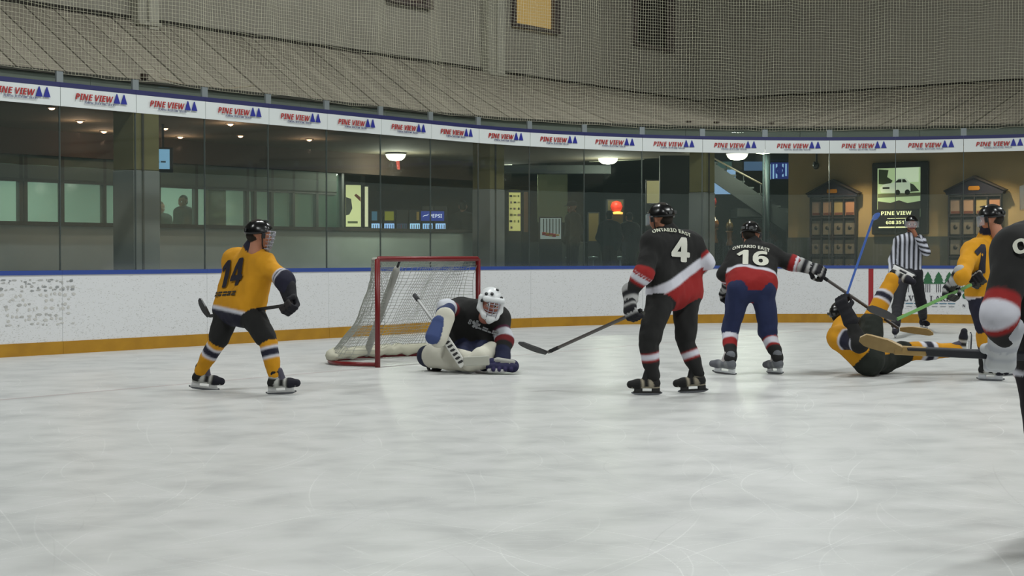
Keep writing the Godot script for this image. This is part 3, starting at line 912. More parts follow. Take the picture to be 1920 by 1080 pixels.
	put("glow_top", lathe([Vector2(0.001, -0.13), Vector2(0.10, -0.10), Vector2(0.14, 0.0), Vector2(0.10, 0.10), Vector2(0.001, 0.13)], 14), glow("game_red", Color(0.85, 0.22, 0.12), 0.8), gm, Transform3D(Basis(), Vector3(0.02, 0.18, 0.05)))
	put("glow_base", lathe([Vector2(0.12, -0.04), Vector2(0.13, 0.0), Vector2(0.001, 0.05)], 14), glow("game_yellow", Color(1.0, 0.75, 0.35), 1.0), gm, Transform3D(Basis(), Vector3(0.04, 0.04, 0.06)))
	panel("tan_panel", 1104, 400, 1122, 452, 37.4, 0.1, mat("tan_panel", Color(0.42, 0.35, 0.16), 0.7), "mustard panel left of the two dark spectators", "panel")
	panel("cream_notice", 1213, 339, 1236, 381, 36.0, 0.06, glow("notice", Color(0.62, 0.60, 0.44), 0.45), "cream lit notice behind the helmet of the nearest black shirted player", "notice")
	panel("dark_partition", 1240, 290, 1304, 505, 35.0, 0.2, mat("dark_part", Color(0.13, 0.14, 0.135), 0.8), "tall dark partition left of the third pillar", "partition")
	var beam := put("lobby_beam", box(Vector3(2.6, 0.20, 0.2), 0.01), mat("beam", Color(0.15, 0.18, 0.18), 0.7), null, Transform3D(Basis(), at(1040, 318, 37.0)))
	tag(beam, "dark horizontal beam under the lobby ceiling", "beam")
	var rail := put("light_rail", tube([at(1105, 303, 36.5), at(1208, 299, 36.5)], 0.012, 6), mat("rail_w", Color.WHITE))
	tag(rail, "thin pale rail running behind the bowl lamp", "rail")
	# paper cups and bins near the boards
	for a in [[1112, 480], [1163, 480], [1070, 488]]:
		var o := put("steel_stool", lathe([Vector2(0.12, 0), Vector2(0.11, 0.02), Vector2(0.025, 0.04), Vector2(0.025, 0.62), Vector2(0.13, 0.66), Vector2(0.14, 0.70), Vector2(0.001, 0.72)], 16), mat("stool", Color(0.52, 0.58, 0.60), 0.3, 0.6), null, Transform3D(Basis().scaled(Vector3(0.8, 0.9, 0.8)), at(a[0], 478, 35.6) * Vector3(1, 0, 1) + Vector3(0, 0.58, 0)))
		tag(o, "shiny steel stool by the lobby counter, %s" % {1112: "left of the two dark spectators", 1163: "between the two dark spectators", 1070: "below the spectator in the cap"}[a[0]], "stool", "steel stools")
	build_stairs()
func build_stairs():
	var d := 36.5
	var t := thing("staircase", "dark steel staircase coming down to the right behind the third pillar", "staircase", at(1400, 478, d) * Vector3(1, 0, 1))
	var inv := t.transform.affine_inverse()
	var steel := mat("stair_steel", Color(0.11, 0.13, 0.13), 0.6)
	for dz in [0.0, 1.1]:
		var a := at(1322, 312, d + dz)
		var b := at(1478, 420, d + dz)
		var st := begin()
		st.set_smooth_group(-1)
		var dir := (b - a).normalized()
		var up := Vector3(0, 0, 1).cross(dir).normalized()
		box_into(st, Transform3D(Basis(dir, up, dir.cross(up)), (a + b) / 2), Vector3((b - a).length(), 0.36, 0.06))
		put("stringer", done(st), steel, t, inv)
	for i in 9:
		var p := at(1330 + i * 16.5, 312 + i * 11.5, d + 0.55)
		put("tread", box(Vector3(0.28, 0.04, 1.05), 0.005), mat("tread", Color(0.20, 0.22, 0.22), 0.7), t, inv * Transform3D(Basis(), p + Vector3(0, 0.05, 0)))
	put("handrail", tube([at(1322, 288, d), at(1440, 352, d)], 0.02, 8), mat("handrail", Color(0.45, 0.42, 0.36), 0.5), t, inv)
	for i in 4:
		put("baluster", tube([at(1330 + i * 32, 292 + i * 17.5, d), at(1330 + i * 32, 318 + i * 22, d)], 0.012, 6), steel, t, inv)
	put("newel_post", tube([at(1437, 285, d - 0.1), at(1437, 520, d - 0.1)], 0.09, 8), mat("newel", Color(0.14, 0.19, 0.20), 0.6), t, inv)
	put("landing", box(Vector3(1.6, 0.2, 1.2), 0.01), steel, t, inv * Transform3D(Basis(), at(1440, 400, d + 0.7)))
	# blue door frame and the daylight beyond
	var df := thing("blue_door_frame", "tall pale blue steel door frame right of the third pillar", "door frame", at(1330, 478, 34.6) * Vector3(1, 0, 1))
	put("jamb", box(Vector3(0.10, 3.3, 0.12), 0.01, Vector3(0, 1.65, 0)), mat("door_blue", Color(0.30, 0.40, 0.47), 0.5), df)
	put("hinge", box(Vector3(0.03, 0.16, 0.14), 0.0, Vector3(0.05, 1.0, 0)), mat("stool", Color.WHITE), df)
	put("hinge", box(Vector3(0.03, 0.16, 0.14), 0.0, Vector3(0.05, 2.4, 0)), mat("stool", Color.WHITE), df)
	var dw := panel("daylight_window", 1336, 318, 1379, 364, 40.7, 0.05, glow("daylight", Color(0.55, 0.70, 0.85), 0.62), "pale blue daylight window under the slope of the stairs", "window", 0.0, false)
	dw.set_meta("label", "pale blue daylight window under the slope of the stairs")
	var bw := thing("blue_sign", "blue and white striped lit sign seen past the stair top", "sign", at(1462, 320, 40.62))
	var blue := glow("bsign_blue", Color(0.16, 0.22, 0.50), 0.4)
	var lite := glow("bsign_white", Color(0.62, 0.80, 0.92), 0.6)
	put("back", box(Vector3(0.75, 0.42, 0.04), 0.01, Vector3(0, 0, -0.03)), blue, bw)
	for i in 9:
		if i == 4: continue
		put("bar", box(Vector3(0.035, 0.40 - 0.015 * i, 0.02), 0.0, Vector3(-0.32 + i * 0.08, 0.01 * i - 0.04, 0.0)), lite, bw)
	put("emblem", lathe([Vector2(0.10, -0.02), Vector2(0.12, 0.0), Vector2(0.10, 0.02), Vector2(0.07, 0.0), Vector2(0.10, -0.02)], 16), blue, bw, Transform3D(Basis(Vector3.RIGHT, PI / 2), Vector3(0.0, 0.0, 0.03)))
	panel("teal_glazing", 1338, 280, 1372, 318, 40.7, 0.05, glow("teal_glass", Color(0.22, 0.34, 0.33), 0.5), "teal glazing behind the top of the stairs", "window", 0.0, false)
	panel("blue_glazing", 1395, 284, 1432, 320, 40.7, 0.05, glow("blue_glass", Color(0.30, 0.42, 0.55), 0.5), "blue grey glazing behind the stair rail", "window", 0.0, false)
	# gumball machines
	for a in [[1336, 378, 0.10, "red topped gumball machine by the blue door frame", Color(0.50, 0.12, 0.09), 36.3], [1340, 420, 0.10, "gold gumball machine below the red one", Color(0.45, 0.27, 0.08), 35.2], [1368, 425, 0.09, "small bronze gumball machine under the stairs", Color(0.32, 0.24, 0.10), 35.4]]:
		var g := thing("gumball_machine", a[3], "gumball machine", at(a[0], a[1], a[5]), "gumball machines")
		put("globe", lathe([Vector2(0.001, -0.1), Vector2(a[2] * 0.8, -0.07), Vector2(a[2], 0.0), Vector2(a[2] * 0.75, 0.08), Vector2(0.03, 0.11), Vector2(0.02, 0.15), Vector2(0.001, 0.16)], 14), mat("gum_" + a[3], a[4], 0.2), g)
		put("base", lathe([Vector2(0.07, -0.42), Vector2(0.08, -0.38), Vector2(0.05, -0.30), Vector2(0.06, -0.14), Vector2(0.09, -0.10), Vector2(0.001, -0.08)], 14), mat("gum_base", Color(0.42, 0.28, 0.12), 0.35, 0.4), g)
		put("stand", lathe([Vector2(0.12, 0), Vector2(0.11, 0.03), Vector2(0.03, 0.05), Vector2(0.03, 1.0), Vector2(0.05, 1.0)], 10), mat("gum_stand", Color(0.08, 0.08, 0.08), 0.5), g, Transform3D(Basis().scaled(Vector3(1, g.position.y - 1.02, 1)), Vector3(0, 0.58 - g.position.y, 0)))
func build_right_wall():
	var Q := 30.7
	var tan_m := grainy("tan_wall", Color(0.58, 0.51, 0.36), Color(0.63, 0.56, 0.40), 0.3, 0.8)
	var x0 := p_of(on_q(Q, 1478, 400))
	struct("wall_tan", pq_box(x0, 12, Q, Q + 0.25, 1.62, 3.45), tan_m, Transform3D(), "tan wall with brochure racks behind the right glass")
	struct("wall_tan_lower", pq_box(x0, 12, Q - 0.03, Q + 0.25, -0.1, 1.62), grainy("dado", Color(0.24, 0.25, 0.22), Color(0.28, 0.29, 0.26), 0.4, 0.6), Transform3D(), "dark grey lower part of the tan wall")
	var th := A - PI / 2
	# wall washers that throw the scallops of light
	for a in [[1590, 270], [1836, 262]]:
		var b := on_q(Q - 0.75, a[0], a[1])
		b.y = 3.36
		var t := thing("wall_washer", "small warm ceiling spotlight over the tan wall, %s" % ("left of the car poster" if a[0] < 1700 else "right of the car poster"), "spotlight", b, "wall washers over the tan wall")
		put("can", lathe([Vector2(0.06, 0.06), Vector2(0.06, -0.03), Vector2(0.045, -0.035), Vector2(0.045, 0.0)], 14), mat("rim", Color.WHITE), t)
		put("bulb", lathe([Vector2(0.001, -0.03), Vector2(0.035, -0.02), Vector2(0.04, 0.0)], 12), glow("bulb_glow", Color.WHITE, 1.0), t)
		var o := SpotLight3D.new()
		o.name = "wash_light"
		o.light_energy = 7.0
		o.light_color = Color(1.0, 0.90, 0.70)
		o.spot_angle = 62.0
		o.spot_range = 20.0
		o.light_size = 0.04
		o.shadow_enabled = true
		t.add_child(o)
		o.position.y = -0.06
		o.rotation = Vector3(-PI / 2 + 0.12, th + PI, 0)
	for a in [[1563, 337, 1518, 1611, "left of the car poster"], [1829, 330, 1776, 1884, "right of the car poster"]]:
		var top := on_q(Q - 0.12, a[0], a[1])
		var w: float = (p_of(on_q(Q - 0.12, a[3], 400)) - p_of(on_q(Q - 0.12, a[2], 400)))
		rack(top, w, th, a[4])
	# lit car poster
	var c := on_q(Q - 0.06, 1688, 372)
	var w2: float = p_of(on_q(Q, 1741, 372)) - p_of(on_q(Q, 1636, 372))
	var hh := 1.47
	var t := thing("car_poster", "lit poster of a silver car in a deep black frame", "poster", c)
	t.rotation.y = th
	put("frame", box(Vector3(w2, hh, 0.10), 0.02), mat("poster_frame", Color(0.045, 0.045, 0.05), 0.5), t)
	var pw := w2 * 0.76
	put("lit_panel", box(Vector3(pw, hh * 0.68, 0.02), 0.0, Vector3(-0.01, 0.12, 0.05)), glow("car_back", Color(0.60, 0.70, 0.52), 0.8), t)
	put("sky", box(Vector3(pw * 0.55, hh * 0.2, 0.004), 0.0, Vector3(pw * 0.18, 0.47, 0.063)), glow("car_sky", Color(0.72, 0.80, 0.68), 0.75), t)
	var z := 0.064
	var body := mat("car_body", Color(0.50, 0.56, 0.48), 0.4)
	var darkp := mat("car_dark", Color(0.10, 0.16, 0.10), 0.5)
	put("tree_print", slab_poly([Vector2(-pw * 0.48, 0.30), Vector2(-pw * 0.48, 0.60), Vector2(-pw * 0.25, 0.58), Vector2(-pw * 0.28, 0.44), Vector2(-pw * 0.15, 0.36), Vector2(-pw * 0.22, 0.28)], 0.004), mat("print_green", Color(0.30, 0.38, 0.24), 0.6), t, Transform3D(Basis(), Vector3(0, 0, z)))
	put("hill_print", slab_poly([Vector2(pw * 0.2, 0.12), Vector2(pw * 0.26, 0.30), Vector2(pw * 0.34, 0.27), Vector2(pw * 0.47, 0.14)], 0.004), mat("print_hill", Color(0.28, 0.34, 0.27), 0.6), t, Transform3D(Basis(), Vector3(0, 0, z)))
	put("car_body", slab_poly([Vector2(-pw * 0.42, 0.12), Vector2(-pw * 0.45, 0.22), Vector2(-pw * 0.36, 0.29), Vector2(-pw * 0.12, 0.32), Vector2(-pw * 0.02, 0.41), Vector2(pw * 0.16, 0.41), Vector2(pw * 0.26, 0.30), Vector2(pw * 0.27, 0.14), Vector2(pw * 0.2, 0.10)], 0.006), glow("car_lit", Color(0.74, 0.82, 0.72), 0.5), t, Transform3D(Basis(), Vector3(0, 0, z + 0.004)))
	put("car_window", slab_poly([Vector2(-pw * 0.10, 0.32), Vector2(-pw * 0.01, 0.385), Vector2(pw * 0.06, 0.385), Vector2(pw * 0.06, 0.32)], 0.006), darkp, t, Transform3D(Basis(), Vector3(0, 0, z + 0.008)))
	put("car_window", slab_poly([Vector2(pw * 0.08, 0.32), Vector2(pw * 0.08, 0.385), Vector2(pw * 0.14, 0.385), Vector2(pw * 0.19, 0.32)], 0.006), darkp, t, Transform3D(Basis(), Vector3(0, 0, z + 0.008)))
	put("grille", box(Vector3(pw * 0.16, 0.035, 0.006), 0.0, Vector3(-pw * 0.30, 0.215, z + 0.009)), darkp, t)
	for x in [-0.03, 0.20]:
		put("wheel", lathe([Vector2(0.055, -0.004), Vector2(0.055, 0.004), Vector2(0.001, 0.005)], 14), darkp, t, Transform3D(Basis(Vector3.RIGHT, PI / 2), Vector3(pw * x, 0.12, z + 0.01)))
	put("road_print", slab_poly([Vector2(-pw * 0.5, 0.02), Vector2(pw * 0.5, 0.04), Vector2(pw * 0.5, 0.11), Vector2(-pw * 0.5, 0.10)], 0.004), mat("print_road", Color(0.45, 0.50, 0.36), 0.6), t, Transform3D(Basis(), Vector3(0, 0, z)))
	put("rocks_print", slab_poly([Vector2(-pw * 0.5, -0.22), Vector2(pw * 0.5, -0.22), Vector2(pw * 0.5, -0.06), Vector2(pw * 0.2, -0.10), Vector2(0, -0.04), Vector2(-pw * 0.2, -0.09), Vector2(-pw * 0.5, -0.05)], 0.004), mat("print_rocks", Color(0.20, 0.20, 0.17), 0.6), t, Transform3D(Basis(), Vector3(0, 0, z)))
	put("black_foot", box(Vector3(pw, 0.40, 0.01), 0.0, Vector3(-0.01, -0.42, 0.062)), mat("poster_frame", Color.WHITE), t)
	var lit := glow("foot_white", Color(0.88, 0.92, 0.72), 0.75)
	put("lettering", lettering("PINE VIEW", 0.075), lit, t, Transform3D(Basis().scaled(Vector3(1.25, 1, 1)), Vector3(-0.06, -0.30, 0.07)))
	put("lettering", lettering("-------------", 0.06), lit, t, Transform3D(Basis().scaled(Vector3(1.3, 1, 1)), Vector3(-0.02, -0.40, 0.07)))
	put("lettering", lettering("608 351-", 0.068), lit, t, Transform3D(Basis().scaled(Vector3(1.2, 1, 1)), Vector3(-0.06, -0.49, 0.07)))
	put("underline", box(Vector3(pw * 0.9, 0.025, 0.006), 0.0, Vector3(-0.02, -0.585, 0.068)), lit, t)
	# small camera on the wall
	var cb := on_q(Q - 0.1, 1530, 310)
	var cm := thing("wall_camera", "small dark security camera high on the tan wall", "camera", cb)
	cm.rotation.y = th
	put("dome", lathe([Vector2(0.001, -0.09), Vector2(0.05, -0.07), Vector2(0.07, 0.0), Vector2(0.06, 0.05), Vector2(0.001, 0.06)], 14), mat("dome", Color(0.10, 0.10, 0.08), 0.3), cm)
	put("arm", box(Vector3(0.05, 0.05, 0.14), 0.01, Vector3(0, 0.05, 0.02)), mat("dome", Color.WHITE), cm)
	put("arm", box(Vector3(0.04, 0.22, 0.04), 0.01, Vector3(0.03, 0.15, 0.04)), mat("dome", Color.WHITE), cm)
func rack(top: Vector3, w: float, th: float, which: String):
	var t := thing("brochure_rack", "house shaped brochure rack with a dark blue gable roof, %s" % which, "brochure rack", Vector3(top.x, 0, top.z), "brochure racks on the tan wall")
	t.rotation.y = th
	var h := top.y
	var navy := mat("rack_navy", Color(0.09, 0.10, 0.17), 0.5)
	put("back_panel", box(Vector3(w * 0.9, h * 0.62, 0.05), 0.005, Vector3(0, h * 0.60, -0.04)), mat("rack_back", Color(0.20, 0.17, 0.16), 0.7), t)
	put("gable_roof", slab_poly([Vector2(-w * 0.52, h - 0.27), Vector2(0, h), Vector2(w * 0.52, h - 0.27), Vector2(w * 0.49, h - 0.36), Vector2(-w * 0.49, h - 0.36)], 0.14), navy, t)
	put("roof_edge", slab_poly([Vector2(-w * 0.54, h - 0.28), Vector2(0, h + 0.01), Vector2(w * 0.54, h - 0.28), Vector2(w * 0.52, h - 0.30), Vector2(0, h - 0.035), Vector2(-w * 0.52, h - 0.30)], 0.18), mat("rack_edge", Color(0.14, 0.13, 0.15), 0.5), t)
	put("gable_sign", slab_poly([Vector2(-0.12, h - 0.25), Vector2(-0.10, h - 0.20), Vector2(0.10, h - 0.20), Vector2(0.12, h - 0.25), Vector2(0.10, h - 0.28), Vector2(-0.10, h - 0.28)], 0.16), mat("rack_gold", Color(0.55, 0.38, 0.08), 0.5), t)
	var cw := w * 0.225
	var papers := [mat("paper_a", Color(0.52, 0.46, 0.42), 0.6), mat("paper_b", Color(0.56, 0.47, 0.40), 0.6), mat("paper_c", Color(0.55, 0.50, 0.34), 0.6), mat("paper_d", Color(0.60, 0.44, 0.34), 0.6)]
	for row in 4:
		for col in 4:
			var x := (col - 1.5) * cw
			var y := h - 0.60 - row * 0.40
			put("brochure", box(Vector3(cw * 0.80, 0.29, 0.02), 0.0, Vector3(x, y, 0.01)), papers[col] if row == 0 else mat("paper_grey", Color(0.38, 0.36, 0.32), 0.6), t)
			if row > 0: put("brochure_print", lathe([Vector2(0.045, -0.003), Vector2(0.045, 0.003), Vector2(0.001, 0.004)], 10), mat("brochure_ink", Color(0.16, 0.15, 0.14), 0.6), t, Transform3D(Basis(Vector3.RIGHT, PI / 2), Vector3(x, y, 0.023)))
			else: put("brochure_print", box(Vector3(cw * 0.7, 0.05, 0.004), 0.0, Vector3(x, y - 0.11, 0.023)), mat("brochure_ink2", Color(0.36, 0.20, 0.15), 0.6), t)
	for col in 5: put("divider", box(Vector3(0.025, h * 0.62, 0.08), 0.0, Vector3((col - 2) * cw, h * 0.60, 0.02)), mat("rack_edge", Color.WHITE), t)
	for row in 5: put("shelf", box(Vector3(w * 0.9, 0.03, 0.09), 0.0, Vector3(0, h - 0.39 - row * 0.40, 0.02)), mat("rack_edge", Color.WHITE), t)
	for s in [-1, 1]: put("leg", box(Vector3(0.05, h * 0.2, 0.06), 0.0, Vector3(s * w * 0.43, 0.58 + h * 0.1, -0.04)), navy, t)
# ================================================================ people: one field of tapered limbs, meshed as surface nets
func lin(r: float, g: float, b: float) -> Color:
	return Color(r, g, b).srgb_to_linear()
# a limb from a to b; group: limbs of one garment melt together; bands: [[t, colour], ...] along axis
func limb(list: Array, a: Vector3, b: Vector3, ra: float, rb: float, group: int, part: String, bands, axis = null, flat := Vector3.ZERO, squeeze := 1.0, skew := Vector3.ZERO):
	list.append({"a": a, "b": b, "ra": ra, "rb": rb, "g": group, "part": part, "bands": bands if bands is Array else [[9.0, bands]], "axis": axis if axis else [a, b], "flat": flat, "sq": 1.0 / squeeze - 1.0, "skew": skew})
var blend := [0.07, 0.05, 0.03, 0.03, 0.02, 0.02]
func sdf(list: Array, cell: float, crease := 0.0, seed_ := 1, melt := []) -> Dictionary:
	var ks: Array = melt if melt else blend
	list.sort_custom(func(x, y): return x.g < y.g)
	var n := list.size()
	var pa := PackedVector3Array()
	var pd := PackedVector3Array()
	var fl := PackedVector3Array()
	var il := PackedFloat32Array()
	var r0 := PackedFloat32Array()
	var r1 := PackedFloat32Array()
	var sq := PackedFloat32Array()
	var kk := PackedFloat32Array()
	var gg := PackedInt32Array()
	for o in list:
		pa.append(o.a)
		pd.append(o.b - o.a)
		il.append(1.0 / maxf((o.b - o.a).length_squared(), 1e-9))
		r0.append(o.ra)
		r1.append(o.rb - o.ra)
		fl.append(o.flat)
		sq.append(o.sq)
		gg.append(o.g)
		kk.append(ks[o.g])
	var noise := FastNoiseLite.new()
	noise.seed = seed_
	noise.frequency = 5.0
	noise.fractal_octaves = 3
	const B := 7
	var bs := cell * B
	var half := bs * 0.866
	var blocks := {}
	for i in n:
		var rm := maxf(list[i].ra, list[i].rb)
		var lo: Vector3 = list[i].a.min(list[i].b) - Vector3.ONE * (rm + 0.06)
		var hi: Vector3 = list[i].a.max(list[i].b) + Vector3.ONE * (rm + 0.06)
		var i0 := Vector3i((lo / bs).floor())
		var i1 := Vector3i((hi / bs).floor())
		for x in range(i0.x, i1.x + 1):
			for y in range(i0.y, i1.y + 1):
				for z in range(i0.z, i1.z + 1):
					var c := (Vector3(x, y, z) + Vector3.ONE * 0.5) * bs - pa[i]
					var t := clampf(c.dot(pd[i]) * il[i], 0.0, 1.0)
					if (c - pd[i] * t).length() - rm < half + kk[i] + 0.01:
						var key := Vector3i(x, y, z)
						if not blocks.has(key): blocks[key] = PackedInt32Array()
						blocks[key].append(i)
	var where := {}       # cell -> vertex
	var vs := PackedVector3Array()
	var owner := PackedInt32Array()
	var cols := PackedColorArray()
	var faces := []
	var W := B + 1
	var vals := {}
	for key in blocks:
		var cand: PackedInt32Array = blocks[key]
		var base: Vector3 = Vector3(key) * bs
		var v := PackedFloat32Array()
		v.resize(W * W * W)
		var neg := false
		var pos := false
		var at_i := 0
		var m := cand.size()
		for z in W:
			for y in W:
				for x in W:
					var p := base + Vector3(x, y, z) * cell
					var best := 1e3
					var cur := 1e3
					var g := -1
					for ci in m:
						var i := cand[ci]
						var w := p - pa[i]
						var t := clampf(w.dot(pd[i]) * il[i], 0.0, 1.0)
						w -= pd[i] * t
						if sq[i] != 0.0: w += fl[i] * (w.dot(fl[i]) * sq[i])
						var d := w.length() - r0[i] - r1[i] * t
						if gg[i] != g:
							if cur < best: best = cur
							cur = d
							g = gg[i]
						else:
							var k := kk[i]
							var h := k - absf(cur - d)
							cur = minf(cur, d) - (h * h / k * 0.25 if h > 0.0 else 0.0)
					if cur < best: best = cur
					if crease > 0.0: best += noise.get_noise_3d(p.x, p.y * 0.7, p.z) * crease
					v[at_i] = best
					at_i += 1
					if best < 0.0: neg = true
					else: pos = true
		if not (neg and pos): continue
		vals[key] = v
		for z in B:
			for y in B:
				for x in B:
					var o := x + W * (y + W * z)
					var c := [v[o], v[o + 1], v[o + W], v[o + W + 1], v[o + W * W], v[o + W * W + 1], v[o + W * W + W], v[o + W * W + W + 1]]
					var s := 0
					for q in 8:
						if c[q] < 0.0: s += 1
					if s == 0 or s == 8: continue
					var sum := Vector3.ZERO
					var cnt := 0
					for e in EDGES:
						var a: float = c[e[0]]
						var b: float = c[e[1]]
						if (a < 0.0) != (b < 0.0):
							var t := a / (a - b)
							sum += (CORNERS[e[0]] as Vector3).lerp(CORNERS[e[1]], t)
							cnt += 1
					var p := base + (Vector3(x, y, z) + sum / cnt) * cell
					where[key * B + Vector3i(x, y, z)] = vs.size()
					vs.append(p)
					var near := 1e3
					var who := 0
					for i in cand:
						var w := p - pa[i]
						var t := clampf(w.dot(pd[i]) * il[i], 0.0, 1.0)
						w -= pd[i] * t
						if sq[i] != 0.0: w += fl[i] * (w.dot(fl[i]) * sq[i])
						var d := w.length() - r0[i] - r1[i] * t
						if d < near:
							near = d
							who = i
					owner.append(who)
					cols.append(tint(list[who], p))
	for key in vals:
		var v: PackedFloat32Array = vals[key]
		for z in B:
			for y in B:
				for x in B:
					var o := x + W * (y + W * z)
					var inside := v[o] < 0.0
					var g: Vector3i = key * B + Vector3i(x, y, z)
					for ax in 3:
						if (v[o + [1, W, W * W][ax]] < 0.0) == inside: continue
						var u: Vector3i = AXES[(ax + 1) % 3]
						var w: Vector3i = AXES[(ax + 2) % 3]
						var a = where.get(g - u - w)
						var b = where.get(g - w)
						var c = where.get(g)
						var d = where.get(g - u)
						if a == null or b == null or c == null or d == null: continue
						faces.append([a, d, c, b] if inside else [a, b, c, d])
	var norm := PackedVector3Array()
	norm.resize(vs.size())
	for f in faces:
		var nn: Vector3 = (vs[f[3]] - vs[f[1]]).cross(vs[f[2]] - vs[f[0]])
		for q in 4: norm[f[q]] += nn
	var parts := {}
	for f in faces:
		var name_: String = list[owner[f[0]]].part
		if list[owner[f[1]]].part == list[owner[f[2]]].part: name_ = list[owner[f[1]]].part
		if not parts.has(name_): parts[name_] = {"map": {}, "v": PackedVector3Array(), "n": PackedVector3Array(), "c": PackedColorArray(), "i": PackedInt32Array()}
		var P = parts[name_]
		var ids := []
		for q in 4:
			if not P.map.has(f[q]):
				P.map[f[q]] = P.v.size()
				P.v.append(vs[f[q]])
				P.n.append(norm[f[q]].normalized())
				P.c.append(cols[f[q]])
			ids.append(P.map[f[q]])
		for q in [0, 1, 2, 0, 2, 3]: P.i.append(ids[q])
	var made := {}
	for name_ in parts:
		var P = parts[name_]
		var arr := []
		arr.resize(Mesh.ARRAY_MAX)
		arr[Mesh.ARRAY_VERTEX] = P.v
		arr[Mesh.ARRAY_NORMAL] = P.n
		arr[Mesh.ARRAY_COLOR] = P.c
		arr[Mesh.ARRAY_INDEX] = P.i
		var mesh := ArrayMesh.new()
		mesh.add_surface_from_arrays(Mesh.PRIMITIVE_TRIANGLES, arr)
		made[name_] = mesh
	return made
const AXES := [Vector3i(1, 0, 0), Vector3i(0, 1, 0), Vector3i(0, 0, 1)]
const CORNERS := [Vector3(0, 0, 0), Vector3(1, 0, 0), Vector3(0, 1, 0), Vector3(1, 1, 0), Vector3(0, 0, 1), Vector3(1, 0, 1), Vector3(0, 1, 1), Vector3(1, 1, 1)]
const EDGES := [[0, 1], [2, 3], [4, 5], [6, 7], [0, 2], [1, 3], [4, 6], [5, 7], [0, 4], [1, 5], [2, 6], [3, 7]]
func tint(o: Dictionary, p: Vector3) -> Color:
	var a: Vector3 = o.axis[0]
	var d: Vector3 = o.axis[1] - a
	var soft := 0.009
	if o.bands[0][0] is String:   # upright stripes across the body: ["stripes", width, c0, c1, side vector]
		var s: float = (p - a).dot(o.bands[0][4]) / o.bands[0][1]
		var f: float = fposmod(s, 2.0)   # 0..1 first colour, 1..2 second
		var near: float = minf(minf(f, 2.0 - f), absf(f - 1.0)) * o.bands[0][1]
		var first: bool = f < 1.0
		var w: float = clampf(0.5 + near / soft * 0.5, 0.5, 1.0)
		return o.bands[0][3].lerp(o.bands[0][2], w if first else 1.0 - w)
	var len2 := d.length_squared()
	var t: float = (p - a).dot(d) / len2 + (p - a).dot(o.skew)
	var scale := sqrt(len2)
	for i in o.bands.size():
		var b = o.bands[i]
		if t <= b[0] or i == o.bands.size() - 1:
			var c: Color = b[1]
			if i < o.bands.size() - 1:
				var gap: float = (b[0] - t) * scale
				if gap < soft: c = c.lerp(o.bands[i + 1][1], 0.5 * (1.0 - gap / soft))
			if i > 0:
				var gap: float = (t - o.bands[i - 1][0]) * scale
				if gap < soft: c = c.lerp(o.bands[i - 1][1], 0.5 * (1.0 - gap / soft))
			return c
	return o.bands[-1][1]
func field_at(list: Array, p: Vector3, part: String) -> float:   # a single garment, for setting lettering on it
	var cur := 1e3
	for o in list:
		if o.part != part: continue
		var d: Vector3 = o.b - o.a
		var w: Vector3 = p - o.a
		var t := clampf(w.dot(d) / maxf(d.length_squared(), 1e-9), 0, 1)
		w -= d * t
		if o.sq != 0.0: w += o.flat * (w.dot(o.flat) * o.sq)
		var dd: float = w.length() - lerpf(o.ra, o.rb, t)
		var k: float = blend[o.g]
		var h := k - absf(cur - dd)
		cur = minf(cur, dd) - (h * h / k * 0.25 if h > 0.0 else 0.0)
	return cur
func print_on(list: Array, part: String, text: String, high: float, c: Vector3, right: Vector3, normal: Vector3, arch := 0.0, wide := 1.0, fat := 0.6, lean := 0.0) -> ArrayMesh:
	# lettering laid on a garment: every corner of the letters is pushed onto the cloth
	var up := normal.cross(right).normalized()
	var src := lettering(text, high, true, false, 0.0).duplicate() as TextMesh
	src.depth = 0.0
	var arr := src.surface_get_arrays(0)
	var v: PackedVector3Array = arr[Mesh.ARRAY_VERTEX]
	var idx: PackedInt32Array = arr[Mesh.ARRAY_INDEX]
	var tris := []
	if idx.size() == 0:
		for i in range(0, v.size(), 3): tris.append([v[i], v[i + 1], v[i + 2]])
	else:
		for i in range(0, idx.size(), 3): tris.append([v[idx[i]], v[idx[i + 1]], v[idx[i + 2]]])
	if fat > 0.0:   # heavier strokes
		var more := []
		for t in tris:
			for o in [Vector3(fat, 0, 0), Vector3(-fat, 0, 0), Vector3(0, fat, 0), Vector3(0, -fat, 0)]:
				more.append([t[0] + o * high * 0.045, t[1] + o * high * 0.045, t[2] + o * high * 0.045])
		tris.append_array(more)
	var st := begin()
	st.set_smooth_group(-1)
	var limit := 0.035
	var seen := {}
	while tris.size():
		var t: Array = tris.pop_back()
		var a: Vector3 = t[0]
		var b: Vector3 = t[1]
		var cc: Vector3 = t[2]
		var e := [a.distance_to(b), b.distance_to(cc), cc.distance_to(a)]
		var m: float = e.max()
		if m > limit:
			var k := e.find(m)
			var p: Vector3 = t[k]
			var q: Vector3 = t[(k + 1) % 3]
			var r: Vector3 = t[(k + 2) % 3]
			var mid := (p + q) / 2
			tris.append([p, mid, r])
			tris.append([mid, q, r])
			continue
		for p in t:
			var pk := Vector3i((p * 2000.0).round())
			if not seen.has(pk):
				var x: float = p.x * wide + p.y * lean
				var y: float = p.y - arch * x * x
				var w := c + right * x + up * y + normal * 0.25
				var hit := false
				for s in 18:
					var d := field_at(list, w, part)
					if d < 0.006:
						hit = true
						break
					w -= normal * clampf((d - 0.0045) * 0.8, 0.0005, 0.08)
				seen[pk] = w + normal * 0.006 if hit else Vector3.INF
		if seen[Vector3i((t[0] * 2000.0).round())] == Vector3.INF or seen[Vector3i((t[1] * 2000.0).round())] == Vector3.INF or seen[Vector3i((t[2] * 2000.0).round())] == Vector3.INF: continue
		for p in t: st.add_vertex(seen[Vector3i((p * 2000.0).round())])
	return done(st)
